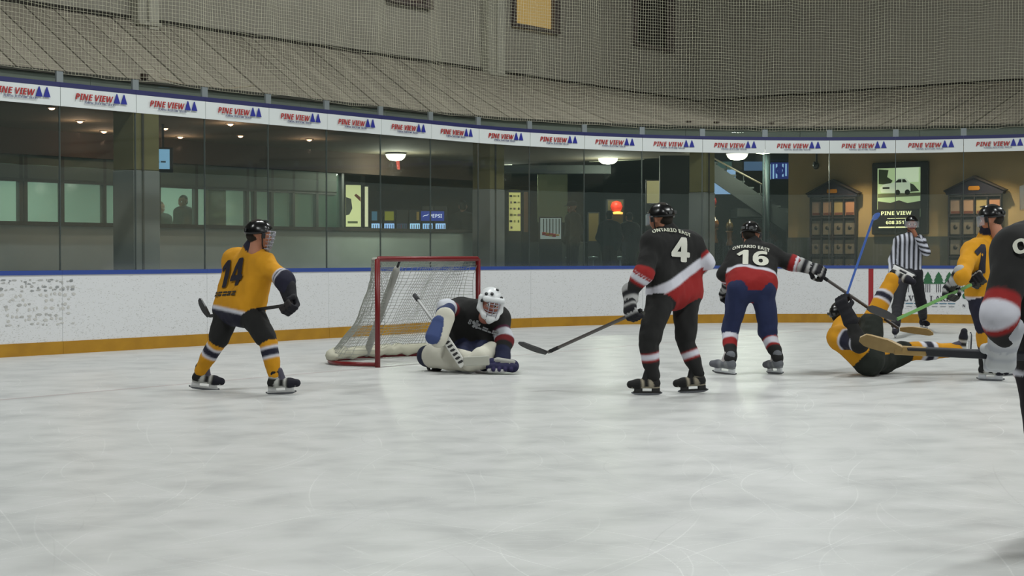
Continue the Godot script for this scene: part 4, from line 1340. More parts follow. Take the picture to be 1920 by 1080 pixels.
# ---------------------------------------------------------------- heads, helmets, gloves, skates, sticks
func look(dir: Vector3, up := Vector3.UP) -> Basis:   # z along dir, y near up
	var z := dir.normalized()
	var x := up.cross(z).normalized()
	return Basis(x, z.cross(x), z)
var parts_made := {}
func head_mesh(skin: Color, hair: Color) -> Dictionary:
	var key := "head|%s|%s" % [skin, hair]
	if parts_made.has(key): return parts_made[key]
	var l := []
	limb(l, Vector3(0, 0.035, -0.02), Vector3(0, 0.04, 0.015), 0.088, 0.082, 0, "head", skin)
	limb(l, Vector3(0, -0.02, 0.03), Vector3(0, -0.075, 0.05), 0.062, 0.036, 0, "head", skin)
	limb(l, Vector3(-0.03, -0.03, 0.045), Vector3(0.03, -0.03, 0.045), 0.042, 0.042, 0, "head", skin)
	limb(l, Vector3(0, 0.01, 0.085), Vector3(0, -0.022, 0.103), 0.009, 0.014, 1, "head", skin)
	limb(l, Vector3(-0.045, 0.03, 0.075), Vector3(0.045, 0.03, 0.075), 0.014, 0.014, 1, "head", skin.darkened(0.25))
	for s in [-1, 1]:
		limb(l, Vector3(s * 0.084, 0.015, -0.005), Vector3(s * 0.082, -0.025, 0.0), 0.016, 0.011, 1, "head", skin)
		limb(l, Vector3(s * 0.032, 0.010, 0.080), Vector3(s * 0.034, 0.010, 0.080), 0.011, 0.011, 2, "head", lin(0.8, 0.78, 0.75))
		limb(l, Vector3(s * 0.032, 0.010, 0.090), Vector3(s * 0.033, 0.010, 0.090), 0.0065, 0.0065, 3, "head", lin(0.12, 0.09, 0.07))
	limb(l, Vector3(-0.022, -0.052, 0.084), Vector3(0.022, -0.052, 0.084), 0.008, 0.008, 1, "head", lin(0.5, 0.25, 0.22))
	limb(l, Vector3(0, -0.05, -0.02), Vector3(0, -0.16, -0.035), 0.058, 0.062, 0, "head", skin)
	limb(l, Vector3(0, 0.06, -0.035), Vector3(0, 0.0, -0.055), 0.085, 0.07, 4, "hair", hair)
	limb(l, Vector3(0, 0.075, -0.01), Vector3(0, 0.07, 0.02), 0.07, 0.062, 4, "hair", hair)
	parts_made[key] = sdf(l, 0.0075, 0.0, 1, [0.03, 0.012, 0.004, 0.003, 0.03])
	return parts_made[key]
func helmet_mesh() -> ArrayMesh:
	if parts_made.has("helmet"): return parts_made.helmet
	var st := begin()
	var U := 32
	var V := 12
	var pt := func(u: int, v: int, grow: float) -> Vector3:
		var a := TAU * u / U          # 0 at the front
		var side := absf(sin(a))
		var lim := lerpf(1.22, 1.75, 0.5 - 0.5 * cos(a)) + 0.22 * side * side
		var th: float = lim * v / V
		var ridge := 0.004 * cos(a * 6.0) * sin(th * 2.0)
		return Vector3((0.108 + grow + ridge) * sin(th) * sin(a), 0.03 + (0.118 + grow) * cos(th), (0.132 + grow + ridge) * sin(th) * cos(a) - 0.012)
	for u in U:
		for v in V:
			quad(st, pt.call(u, v, 0.0), pt.call(u, v + 1, 0.0), pt.call(u + 1, v + 1, 0.0), pt.call(u + 1, v, 0.0))
			quad(st, pt.call(u + 1, v, -0.014), pt.call(u + 1, v + 1, -0.014), pt.call(u, v + 1, -0.014), pt.call(u, v, -0.014))
		quad(st, pt.call(u, V, 0.0), pt.call(u, V, -0.014), pt.call(u + 1, V, -0.014), pt.call(u + 1, V, 0.0))
	parts_made.helmet = done(st)
	return parts_made.helmet
func visor_mesh() -> ArrayMesh:
	if parts_made.has("visor"): return parts_made.visor
	var st := begin()
	for u in 14:
		for v in 3:
			var pt := func(i: int, j: int) -> Vector3:
				var a := lerpf(-1.25, 1.25, i / 14.0)
				return Vector3(0.118 * sin(a), 0.055 - 0.033 * j, 0.145 * cos(a) - 0.012 + 0.004 * j)
			quad(st, pt.call(u, v), pt.call(u + 1, v), pt.call(u + 1, v + 1), pt.call(u, v + 1))
	parts_made.visor = done(st)
	return parts_made.visor
func add_head(t: Node3D, pos: Vector3, face: Vector3, skin: Color, opts := {}):
	var up: Vector3 = opts.get("up", Vector3.UP)
	var xf := Transform3D(look(face, up).scaled(Vector3.ONE * opts.get("size", 1.0)), pos)
	var hm := head_mesh(skin, opts.get("hair", lin(0.12, 0.09, 0.06)))
	put("head", hm.head, cloth("skin"), t, xf)
	if opts.get("helmet", true):
		put("hair", hm.hair, cloth("hair"), t, xf)
		var h := put("helmet", helmet_mesh(), opts.get("shell", mat("helmet_black", Color(0.05, 0.05, 0.055), 0.25)), t, xf)
		for s in [-1, 1]:
			put("glint_vent", box(Vector3(0.012, 0.010, 0.05), 0.002, Vector3(s * 0.04, 0.142, 0.045)), mat("glint_vent", opts.get("vents", Color(0.55, 0.56, 0.56)), 0.4), h)  # vent paler than the shell: a white glint put into its colour
			put("ear_loop", box(Vector3(0.010, 0.05, 0.035), 0.004, Vector3(s * 0.108, 0.0, 0.02)), mat("ear_loop", Color(0.10, 0.10, 0.11), 0.4), h)
			put("glint_sticker", box(Vector3(0.045, 0.030, 0.008), 0.003, Vector3(s * 0.045, 0.045, -0.137)), mat("glint_sticker", opts.get("vents", Color(0.55, 0.56, 0.56)), 0.5), h)  # small pale box, a painted glint on the back of the shell
		put("strap", tube([Vector3(-0.100, 0.0, 0.01), Vector3(-0.07, -0.08, 0.02), Vector3(0, -0.118, 0.045), Vector3(0.07, -0.08, 0.02), Vector3(0.100, 0.0, 0.01)], 0.006, 6), mat("strap", Color(0.08, 0.08, 0.08), 0.7), h)
		if opts.get("visor", false):
			var vm := mat("visor_glass", Color(0.8, 0.85, 0.9, 0.25), 0.05)
			vm.transparency = BaseMaterial3D.TRANSPARENCY_ALPHA
			put("visor", visor_mesh(), vm, h)
		if opts.get("cage", false):
			var cm := mat("cage_steel", Color(0.62, 0.62, 0.66), 0.35, 0.5)
			var st := begin()
			for j in 6:
				var pts := []
				for i in 9:
					var a := lerpf(-1.2, 1.2, i / 8.0)
					pts.append(Vector3(0.105 * sin(a), 0.045 - 0.032 * j, (0.150 - 0.0015 * j * j) * cos(a) - 0.005))
				tube_into(st, pts, 0.0035, 5)
			for i in 7:
				var a := lerpf(-0.95, 0.95, i / 6.0)
				tube_into(st, [Vector3(0.105 * sin(a), 0.05, 0.150 * cos(a) - 0.005), Vector3(0.100 * sin(a), -0.118, 0.115 * cos(a) - 0.005)], 0.0035, 5)
			put("face_cage", done(st), cm, h)
			put("chin_cup", box(Vector3(0.08, 0.035, 0.05), 0.012, Vector3(0, -0.12, 0.08)), mat("chin_cup", Color(0.6, 0.6, 0.62), 0.5), h)
	elif opts.get("cap", false):
		put("hair", hm.hair, cloth("hair"), t, xf)
		var c := put("cap", lathe([Vector2(0.101, 0.045), Vector2(0.104, 0.075), Vector2(0.09, 0.115), Vector2(0.05, 0.143), Vector2(0.001, 0.15)], 20), mat("cap_cloth", Color(0.11, 0.12, 0.16), 0.9), t, xf * Transform3D(Basis().scaled(Vector3(1, 1, 1.12)), Vector3.ZERO))
		put("peak", slab_poly([Vector2(-0.085, 0.0), Vector2(-0.07, 0.07), Vector2(0, 0.10), Vector2(0.07, 0.07), Vector2(0.085, 0.0)], 0.008), mat("cap_cloth", Color.WHITE), c, Transform3D(Basis(Vector3.RIGHT, PI / 2 + 0.1), Vector3(0, 0.055, 0.06)))
	else:
		put("hair", hm.hair, cloth("hair"), t, xf)
func glove_mesh(main: Color, roll: Color, palm: Color) -> ArrayMesh:
	var key := "glove|%s|%s" % [main, roll]
	if parts_made.has(key): return parts_made[key]
	var l := []
	for x in [-0.032, 0.0, 0.032]:
		limb(l, Vector3(x * 0.8, 0.085, 0.045), Vector3(x * 1.1, 0.01, 0.058), 0.028, 0.026, 0, "glove", [[0.35, main], [0.6, roll], [9.0, main]])
	for i in 4:
		var x := (i - 1.5) * 0.029
		var s := 1.0 - 0.08 * absf(i - 1.3)
		var k := [Vector3(x, 0.005, 0.057), Vector3(x, -0.045 * s, 0.036), Vector3(x, -0.047 * s, -0.014), Vector3(x, -0.012, -0.036)]
		limb(l, k[0], k[1], 0.0185, 0.0175, 1 + i % 2, "glove", [[0.55, roll], [9.0, main]])
		limb(l, k[1], k[2], 0.0175, 0.0165, 1 + i % 2, "glove", main)
		limb(l, k[2], k[3], 0.0165, 0.0150, 1 + i % 2, "glove", palm)
	limb(l, Vector3(-0.045, 0.07, 0.035), Vector3(-0.062, 0.035, 0.0), 0.021, 0.019, 3, "glove", main)
	limb(l, Vector3(-0.062, 0.035, 0.0), Vector3(-0.045, 0.012, -0.034), 0.019, 0.016, 3, "glove", [[0.6, roll], [9.0, main]])
	limb(l, Vector3(0, 0.03, 0.03), Vector3(0, 0.09, 0.03), 0.03, 0.035, 4, "glove", palm)
	limb(l, Vector3(-0.02, 0.09, 0.032), Vector3(-0.02, 0.185, 0.02), 0.040, 0.052, 5, "glove", [[0.3, roll], [0.75, main], [9.0, roll]])
	limb(l, Vector3(0.02, 0.09, 0.032), Vector3(0.02, 0.185, 0.02), 0.040, 0.052, 5, "glove", [[0.3, roll], [0.75, main], [9.0, roll]])
	parts_made[key] = sdf(l, 0.0085, 0.0, 1, [0.02, 0.008, 0.008, 0.012, 0.03, 0.03]).glove
	return parts_made[key]
func add_glove(t: Node3D, grip: Vector3, along: Vector3, elbow: Vector3, palm_to: Vector3, mesh: ArrayMesh, flip := false, big := 1.18) -> Vector3:
	# along: the stick; the forearm comes from the elbow; returns the wrist
	var x := along.normalized() * (-1.0 if flip else 1.0)
	var y := (elbow - grip)
	y = y.normalized()
	if absf(x.dot(y)) < 0.5: y = (y - x * y.dot(x)).normalized()
	x = (x - y * x.dot(y)).normalized()
	var z := x.cross(y).normalized()
	if z.dot(palm_to) < 0.0:
		z = -z
		x = -x
	var xf := Transform3D(Basis(x, y, z).scaled(Vector3.ONE * big), grip)
	put("glove", mesh, cloth("glove_cloth"), t, xf)
	return xf * Vector3(0, 0.15, 0.02)
func skate_mesh(body: Color, trim: Color, toe: Color, tongue: Color) -> ArrayMesh:
	var key := "skate|%s|%s" % [body, trim]
	if parts_made.has(key): return parts_made[key]
	var l := []
	limb(l, Vector3(0, 0.105, -0.075), Vector3(0, 0.11, -0.03), 0.040, 0.041, 0, "boot", [[0.6, body], [9.0, trim]])
	limb(l, Vector3(0, 0.11, -0.03), Vector3(0, 0.10, 0.09), 0.042, 0.040, 0, "boot", [[0.25, trim], [0.6, body], [0.8, trim], [9.0, body]])
	limb(l, Vector3(0, 0.10, 0.09), Vector3(0, 0.095, 0.155), 0.041, 0.036, 0, "boot", toe)
	limb(l, Vector3(0, 0.12, -0.055), Vector3(0, 0.205, -0.045), 0.045, 0.052, 0, "boot", [[0.35, body], [0.6, trim], [9.0, body]])
	limb(l, Vector3(0, 0.14, 0.025), Vector3(0, 0.215, 0.005), 0.030, 0.028, 1, "boot", tongue)
	limb(l, Vector3(0, 0.074, -0.085), Vector3(0, 0.074, 0.15), 0.030, 0.028, 1, "boot", trim, null, Vector3.UP, 0.4)
	parts_made[key] = sdf(l, 0.0095, 0.0, 1, [0.03, 0.012]).boot
	return parts_made[key]
func add_skate(t: Node3D, xf: Transform3D, mesh: ArrayMesh, holder: Color):
	var s := put("skate", mesh, cloth("skate_leather"), t, xf)
	var st := begin()
	st.set_smooth_group(-1)
	for z in [-0.075, 0.085]:
		box_into(st, Transform3D(Basis(), Vector3(0, 0.05, z)), Vector3(0.028, 0.045, 0.075), 0.008)
	box_into(st, Transform3D(Basis(), Vector3(0, 0.027, 0.005)), Vector3(0.014, 0.018, 0.255), 0.004)
	put("blade_holder", done(st), mat("holder_%s" % holder, holder, 0.4), s)
	var pts := []
	for i in 9:
		var u := i / 8.0
		pts.append(Vector2(lerpf(-0.135, 0.145, u), 0.030))
	for i in 9:
		var u := 1.0 - i / 8.0
		pts.append(Vector2(lerpf(-0.135, 0.15, u), 0.018 * pow(absf(u - 0.5) * 2.0, 6.0)))
	put("blade", slab_poly(pts, 0.004), mat("blade_steel", Color(0.45, 0.46, 0.48), 0.25, 0.8), s, Transform3D(Basis(Vector3.UP, -PI / 2), Vector3.ZERO))
func bar_into(st: SurfaceTool, a: Vector3, b: Vector3, side: Vector3, w: float, h: float, bev := 0.003):
	var z := (b - a).normalized()
	var x := (side - z * side.dot(z)).normalized()
	box_into(st, Transform3D(Basis(x, z.cross(x), z), (a + b) / 2), Vector3(w, h, (b - a).length()), bev)
func stick(label: String, butt: Vector3, heel: Vector3, toe: Vector3, shaft: Material, blade: Material, tape: Material, taped := 0.0, grip_tape := true, thick := 1.0) -> Node3D:
	var t := thing("hockey_stick", label, "hockey stick", heel)
	var dir := (heel - butt).normalized()
	var plane := dir.cross(toe - heel).normalized()
	var st := begin()
	st.set_smooth_group(-1)
	bar_into(st, butt - heel, Vector3.ZERO - dir * 0.02, plane, 0.022 * thick, 0.030 * thick, 0.004)
	put("shaft", done(st), shaft, t)
	# the blade: a curved tapering slab
	st = begin()
	st.set_smooth_group(0)
	var bl := toe - heel
	var n := 8
	var high := 0.072 if thick <= 1.0 else 0.052
	var upv := plane.cross(bl).normalized()
	if upv.dot(dir) > 0: upv = -upv
	var ring := []
	for i in n + 1:
		var u := float(i) / n
		var c := bl * u + plane * (0.035 * u * u)
		var hh := high * (0.55 + 0.5 * minf(u * 3.0, 1.0)) * (1.0 if u < 0.8 else sqrt(maxf(1.0 - pow((u - 0.8) / 0.2, 2.0), 0.12)))
		var w := lerpf(0.012, 0.005, u) * thick
		ring.append([c - upv * hh * 0.35 - plane * w, c + upv * hh * 0.65 - plane * w, c + upv * hh * 0.65 + plane * w, c - upv * hh * 0.35 + plane * w])
	st.set_smooth_group(-1)
	for i in n:
		for k in 4:
			quad(st, ring[i][k], ring[i][(k + 1) % 4], ring[i + 1][(k + 1) % 4], ring[i + 1][k])
	quad(st, ring[0][3], ring[0][2], ring[0][1], ring[0][0])
	quad(st, ring[n][0], ring[n][1], ring[n][2], ring[n][3])
	put("blade", done(st), blade, t)
	if grip_tape:
		st = begin()
		st.set_smooth_group(-1)
		bar_into(st, butt - heel, butt - heel + dir * 0.16, plane, 0.027 * thick, 0.035 * thick, 0.005)
		put("grip_tape", done(st), tape, t)
	if taped > 0.0:
		st = begin()
		st.set_smooth_group(-1)
		bar_into(st, Vector3.ZERO - dir * (0.05 + taped), Vector3.ZERO - dir * 0.05, plane, 0.024 * thick, 0.032 * thick, 0.003)
		put("shaft_tape", done(st), tape, t)
	return t
# ---------------------------------------------------------------- a hockey player from joints
# a: the side to the viewer's left, b: to the right
func player(P: Dictionary) -> Node3D:
	var k: float = P.get("k", 1.0)
	var t := thing("person", P.label, "person", (P.footA.origin + P.footB.origin) / 2 * Vector3(1, 0, 1) if not P.has("base") else P.base, P.get("group", ""))
	var inv := t.transform.affine_inverse()
	var l := []
	var hipc: Vector3 = (P.hipA + P.hipB) / 2
	var shc: Vector3 = (P.shA + P.shB) / 2
	var front: Vector3 = P.front.normalized()
	var J: Array = P.torso            # bands from the hem (0) up to the shoulders (1)
	var hem: Vector3 = hipc.lerp(shc, P.get("hem", 0.08))
	var ax := [hem, shc]
	var skew: Vector3 = P.get("skew", Vector3.ZERO)
	var sidev: Vector3 = (P.shB - P.shA).normalized()
	var sq: float = P.get("squeeze", 0.86)
	# jersey
	limb(l, P.shA.lerp(shc, 0.12), P.shB.lerp(shc, 0.12), 0.105 * k, 0.105 * k, 0, "jersey", J, ax, front, 0.95, skew)
	limb(l, P.neck, shc, 0.085 * k, 0.125 * k, 0, "jersey", J, ax, Vector3.ZERO, 1.0, skew)
	limb(l, P.neck.lerp(P.head, 0.48), P.neck, 0.076 * k, 0.085 * k, 0, "jersey", P.get("collar", J), ax, Vector3.ZERO, 1.0, skew)
	for s in [[P.shA, P.hipA], [P.shB, P.hipB]]:
		var top: Vector3 = s[0].lerp(shc, 0.34)
		var low: Vector3 = s[1].lerp(hipc, 0.05) + (hem - hipc)
		limb(l, top, low, 0.135 * k, P.get("flare", 0.16) * k, 0, "jersey", J, ax, front, minf(1.0, sq + 0.06), skew)
	limb(l, P.hipA.lerp(hipc, 0.3) + (hem - hipc), P.hipB.lerp(hipc, 0.3) + (hem - hipc), P.get("flare", 0.16) * k, P.get("flare", 0.16) * k, 0, "jersey", J, ax, front, 0.98, skew)
	limb(l, shc, hem, 0.14 * k, 0.165 * k, 0, "jersey", J, ax, front, sq, skew)
	# gloves first: they give the wrists
	var gm: ArrayMesh = P.get("glove")
	for s in ["A", "B"]:
		var grip: Vector3 = P["gr" + s]
		var el: Vector3 = P["el" + s]
		var wrist: Vector3
		var gi := t.get_child_count()
		if gm: wrist = add_glove(t, grip, P["along" + s], el, P["palm" + s], gm, P.get("flip" + s, false), P.get("glove_size", 1.18))
		else: wrist = grip
		if gm: t.get_child(gi).transform = inv * t.get_child(gi).transform
		var arm: Array = P.get("arm" + s, P.arm)
		var fore: Array = P.get("fore" + s, P.fore)
		var er: float = 0.074 * k * P.get("elr" + s, 1.0)
		limb(l, P["sh" + s], el, 0.092 * k, er, 0, "jersey", arm)
		limb(l, el, wrist, er, minf(er, 0.060 * k), 0, "jersey", fore)
	# pants, socks, skates
	limb(l, P.hipA, P.hipB, 0.132 * k, 0.132 * k, 1, "pants", P.pants, null, front, 0.9)
	for s in ["A", "B"]:
		var hip: Vector3 = P["hip" + s]
		var kn: Vector3 = P["knee" + s]
		var fx: Transform3D = P["foot" + s]
		var ank: Vector3 = fx * Vector3(0, 0.175, -0.045)
		var lr: float = k * P.get("legr", 1.0)
		limb(l, hip, kn.lerp(hip, 0.08), 0.128 * lr, 0.100 * lr, 1, "pants", P.get("leg" + s, P.pants))
		limb(l, kn, ank, 0.080 * lr, 0.060 * lr, 2, "sock#" + s, P.get("sock" + s, P.sock), [kn, ank])
		limb(l, kn.lerp(ank, 0.1) + front * 0.015, kn.lerp(ank, 0.6), 0.076 * lr, 0.070 * lr, 2, "sock#" + s, P.get("sock" + s, P.sock), [kn, ank])
		var si := t.get_child_count()
		add_skate(t, fx, P.skate, P.get("holder", Color(0.8, 0.8, 0.8)))
		t.get_child(si).transform = inv * fx
	var made := sdf(l, P.get("cell", 0.013), P.get("crease", 0.019), P.label.hash() % 100)
	for name_ in ["jersey", "pants", "sock#A", "sock#B"]:
		var plain: String = name_.split("#")[0]
		if made.has(name_): put(plain, made[name_], cloth(plain + "_cloth"), t, inv)
	var hi := t.get_child_count()
	add_head(t, P.head, P.face, P.get("skin", lin(0.66, 0.46, 0.37)), P.get("head_opts", {}))
	for i in range(hi, t.get_child_count()): t.get_child(i).transform = inv * t.get_child(i).transform
	for w in P.get("prints", []):   # [text, height, centre, right, normal, arch, wide, fat, colour, name]
		put(w.get("name", "number"), print_on(l, "jersey", w.text, w.high, w.at, w.right.normalized(), w.normal.normalized(), w.get("arch", 0.0), w.get("wide", 1.0), w.get("fat", 0.6), w.get("lean", 0.0)), mat("print_%s" % w.color, w.color, 0.8), t, inv)
	return t
func foot(pos: Vector3, dir: Vector3, up := Vector3.UP) -> Transform3D:
	return Transform3D(look(dir - up.normalized() * dir.dot(up.normalized()), up), pos)
# ================================================================ the goal
func build_goal():
	var a := goal_post_a()
	var d := goal_dir()
	var bk := goal_back()
	var b := a + d * 1.83
	var t := thing("hockey_goal", "red framed hockey goal with white net standing before the end boards", "goal", a.lerp(b, 0.5))
	var inv := t.transform.affine_inverse()
	var red := mat("goal_red", Color(0.43, 0.055, 0.075), 0.35)
	var up := Vector3.UP
	put("post", tube([a, a + up * 1.20], 0.030, 14), red, t, inv)
	put("post", tube([b, b + up * 1.20], 0.030, 14), red, t, inv)
	put("crossbar", tube([a + up * 1.18, a + up * 1.205 + d * 0.02, b + up * 1.205 - d * 0.02, b + up * 1.18], 0.030, 12), red, t, inv)
	# the base frame and the top frame, as curves from post to post
	var base := func(u: float) -> Vector3:
		var w := 2.0 * u - 1.0
		var s := signf(w) * pow(absf(w), 0.62)
		var depth := 1.02 * pow(1.0 - pow(absf(w), 3.2), 0.5)
		return a.lerp(b, 0.5) + d * (s * (0.915 + 0.13 * sin(PI * clampf(depth / 1.02, 0, 1)))) + bk * depth
	var top := func(u: float) -> Vector3:
		var w := 2.0 * u - 1.0
		var s := signf(w) * pow(absf(w), 0.62)
		var depth := 0.20 * pow(1.0 - pow(absf(w), 4.0), 0.5)
		return a.lerp(b, 0.5) + d * (s * 0.915) + bk * depth + up * 1.205
	var bp := []
	var sk := []
	var tp := []
	for i in 33:
		bp.append(base.call(i / 32.0) + up * 0.03)
		tp.append(top.call(i / 32.0))
	put("base_frame", tube(bp, 0.024, 8), red, t, inv)
	put("top_frame", tube(tp, 0.014, 8), mat("goal_white", Color(0.72, 0.72, 0.68), 0.5), t, inv)
	# padded skirt laced round the base
	var st := begin()
	var r := []
	for i in range(2, 31):
		sk.append(base.call(i / 32.0) + up * (0.10 + 0.012 * sin(i * 1.7)) - bk * 0.03)
		r.append((0.068 if i > 3 and i < 29 else 0.045) + 0.010 * sin(i * 2.3))
	tube_into(st, sk, r, 10)
	put("base_padding", done(st), mat("skirt", Color(0.74, 0.73, 0.66), 0.85), t, inv)
	# centre support, padded
	var m0 := a + d * 0.62 + bk * 0.20 + up * 1.19
	var m1 := a + d * 0.93 + bk * 1.0 + up * 0.05
	put("centre_support", tube([m0, m0.lerp(m1, 0.08)], 0.014, 8), mat("support_dark", Color(0.12, 0.12, 0.14), 0.4), t, inv)
	put("support_padding", tube([m0.lerp(m1, 0.07), m0.lerp(m1, 0.1), m0.lerp(m1, 0.97), m1], [0.03, 0.042, 0.042, 0.03], 10), mat("pad_grey", Color(0.62, 0.62, 0.60), 0.7), t, inv)
	# the net
	var n := FastNoiseLite.new()
	n.seed = 9
	n.frequency = 0.8
	var pt := func(u: float, v: float) -> Vector3:
		var p: Vector3 = top.call(u).lerp(base.call(u) + up * 0.10, v)
		var belly := sin(PI * v) * 0.12
		p += (a.lerp(b, 0.5) + up * p.y - p) * Vector3(1, 0, 1) * belly
		return p + bk * n.get_noise_2d(u * 6.0, v * 3.0) * 0.05 + up * 0.03 * n.get_noise_2d(u * 5.0 + 9.0, v * 4.0)
	st = begin()
	var U := 64
	var V := 30
	for i in U + 1:
		var pts := []
		for j in 13: pts.append(pt.call(float(i) / U, j / 12.0))
		tube_into(st, pts, 0.0030, 3, false)
	for j in V + 1:
		var pts := []
		for i in 41: pts.append(pt.call(i / 40.0, float(j) / V))
		tube_into(st, pts, 0.0030, 3, false)
	put("net", done(st), mat("goal_cord", Color(0.60, 0.61, 0.58), 0.85), t, inv)

# ================================================================ the people on the ice
func build_people():
	var YEL := lin(0.77, 0.54, 0.065)
	var NAVY := lin(0.10, 0.10, 0.17)
	var BLK := lin(0.095, 0.10, 0.105)
	var WHT := lin(0.78, 0.78, 0.82)
	var RED := lin(0.54, 0.10, 0.10)
	var BLU := lin(0.115, 0.165, 0.30)
	var black_glove := glove_mesh(lin(0.07, 0.07, 0.09), lin(0.10, 0.10, 0.13), lin(0.16, 0.15, 0.14))
	var bw_glove := glove_mesh(lin(0.08, 0.08, 0.09), lin(0.62, 0.62, 0.62), lin(0.2, 0.2, 0.19))
	var white_glove := glove_mesh(lin(0.74, 0.75, 0.76), lin(0.66, 0.67, 0.70), lin(0.2, 0.2, 0.2))
	var dark_skate := skate_mesh(lin(0.10, 0.10, 0.11), lin(0.70, 0.70, 0.68), lin(0.09, 0.09, 0.15), lin(0.30, 0.29, 0.34))
	var tan_skate := skate_mesh(lin(0.10, 0.10, 0.10), lin(0.60, 0.57, 0.50), lin(0.09, 0.09, 0.09), lin(0.12, 0.12, 0.12))
	var grey_skate := skate_mesh(lin(0.40, 0.41, 0.43), lin(0.48, 0.49, 0.50), lin(0.36, 0.37, 0.39), lin(0.70, 0.68, 0.68))
	var blackm := mat("stick_black", Color(0.07, 0.07, 0.08), 0.45)
	var tape_black := mat("tape_black", Color(0.08, 0.08, 0.09), 0.8)
	var tape_white := mat("tape_white", Color(0.72, 0.72, 0.70), 0.8)
	var graphite := mat("stick_grey", Color(0.30, 0.28, 0.27), 0.4)
	var wood := grainy("stick_wood", Color(0.58, 0.47, 0.28), Color(0.68, 0.57, 0.36), 3.0, 0.5)
	var NAVY_BAND := [[9.0, NAVY]]
	# ---- yellow shirted player on the left
	var yel_sock := [[0.20, YEL], [0.27, WHT], [0.46, NAVY], [0.53, WHT], [9.0, YEL]]
	var s14 := [at(548, 571, 14.05), at(391, 593, 14.95), at(367, 563, 15.05)]
	var f := Vector3(0.72, 0, -0.70)
	player({"label": "player in yellow jersey numbered 14, back turned, gliding left of the goal",
		"footA": foot(on_ice(381, 731), Vector3(1, 0.0, -0.12), Vector3(0.12, 1, 0)), "footB": foot(on_ice(526, 739.5), Vector3(1, 0.0, 0.12), Vector3(-0.06, 1, 0)),
		"hipA": at(431, 578, 14.78), "hipB": at(466, 578, 14.52), "kneeA": at(409, 637, 14.72), "kneeB": at(499, 637, 14.36),
		"shA": at(438, 490, 14.88), "shB": at(499, 500, 14.48), "neck": at(476, 472, 14.62), "head": at(487, 442, 14.55), "face": Vector3(0.95, -0.08, -0.28),
		"elA": at(462, 540, 15.15), "grA": s14[0].lerp(s14[1], 0.48), "elB": at(534, 527, 14.28), "grB": s14[0].lerp(s14[1], 0.05),
		"alongA": s14[1] - s14[0], "alongB": s14[1] - s14[0], "palmA": Vector3(1, 0, 0), "palmB": Vector3(1, 0, 0.4),
		"front": f, "hem": 0.0, "flare": 0.160, "skew": Vector3(0.0, 0, 0),
		"torso": [[-0.13, NAVY], [-0.05, WHT], [9.0, YEL]], "collar": NAVY_BAND, "arm": [[0.70, YEL], [0.76, WHT], [0.82, NAVY], [0.88, WHT], [9.0, NAVY]], "fore": [[9.0, NAVY]],
		"pants": BLK, "sock": yel_sock, "skate": dark_skate, "glove": black_glove, "holder": Color(0.80, 0.80, 0.80),
		"head_opts": {"cage": true, "vents": Color(0.22, 0.23, 0.23)},
		"prints": [{"text": "14", "high": 0.24, "at": at(431, 513, 14.6), "right": Vector3(0.72, 0.10, 0.70), "normal": Vector3(-0.70, 0.15, 0.72), "wide": 1.0, "color": Color(0.10, 0.09, 0.15), "fat": 0.5, "lean": 0.12},
			{"text": "=====", "high": 0.10, "at": at(424, 551, 14.6), "right": Vector3(0.72, 0.05, 0.70), "normal": Vector3(-0.70, 0.1, 0.72), "color": Color(0.20, 0.17, 0.12), "name": "lettering", "fat": 0.2}]})
	stick("dark hockey stick held level by the yellow player left of the goal", s14[0], s14[1], s14[2], blackm, blackm, tape_black)
	# ---- number 4 in black
	var blk_sock := [[0.30, BLK], [0.34, RED], [0.50, WHT], [0.56, RED], [9.0, BLK]]
	var s4 := [at(1203, 581, 14.05), at(1024, 662, 14.85), at(972, 649, 14.75)]
	player({"label": "player in black jersey numbered 4 with black pants, back turned, in the middle",
		"footA": foot(on_ice(1214, 741), Vector3(-1, 0, 0.16), Vector3(0.02, 1, 0)), "footB": foot(on_ice(1301, 736.5), Vector3(-1, 0, 0.12), Vector3(-0.05, 1, 0)),
		"hipA": at(1243, 548, 14.38), "hipB": at(1287, 546, 14.62), "kneeA": at(1217, 640, 14.20), "kneeB": at(1286, 638, 14.52),
		"shA": at(1221, 458, 14.28), "shB": at(1297, 460, 14.62), "neck": at(1252, 440, 14.47), "head": at(1238, 411, 14.45), "face": Vector3(-0.80, -0.12, -0.6),
		"elA": at(1205, 516, 14.12), "grA": s4[0].lerp(s4[1], 0.06), "elrB": 0.86, "elB": at(1324, 490, 14.60), "grB": at(1296, 524, 15.0),
		"alongA": s4[1] - s4[0], "alongB": Vector3(0.8, 0.1, -0.3), "palmA": Vector3(-0.6, 0, -0.6), "palmB": Vector3(-0.3, 0, -1),
		"front": Vector3(-0.45, 0, -0.88), "hem": 0.02, "flare": 0.155, "skew": Vector3(-0.9, 0, 0.2),
		"torso": [[0.20, RED], [0.43, WHT], [9.0, BLK]], "arm": [[0.84, BLK], [9.0, RED]], "fore": [[-0.02, RED], [0.32, WHT], [0.48, RED], [9.0, BLK]],
		"armB": [[0.62, BLK], [0.80, RED], [9.0, WHT]], "foreB": [[0.06, WHT], [0.26, RED], [9.0, BLK]],
		"pants": BLK, "sock": blk_sock, "skate": tan_skate, "glove": bw_glove, "holder": Color(0.10, 0.10, 0.10),
		"head_opts": {"visor": true},
		"prints": [{"text": "4", "high": 0.205, "at": at(1271, 471, 14.4), "right": Vector3(0.93, 0, -0.30), "normal": Vector3(0.15, 0.12, 0.97), "color": Color(0.80, 0.80, 0.76), "fat": 0.6, "wide": 1.25},
			{"text": "ONTARIO EAST", "high": 0.040, "at": at(1256, 435, 14.4), "right": Vector3(0.95, 0, -0.25), "normal": Vector3(0.1, 0.25, 0.97), "color": Color(0.76, 0.77, 0.70), "name": "lettering", "arch": 0.8, "fat": 0.4}]})
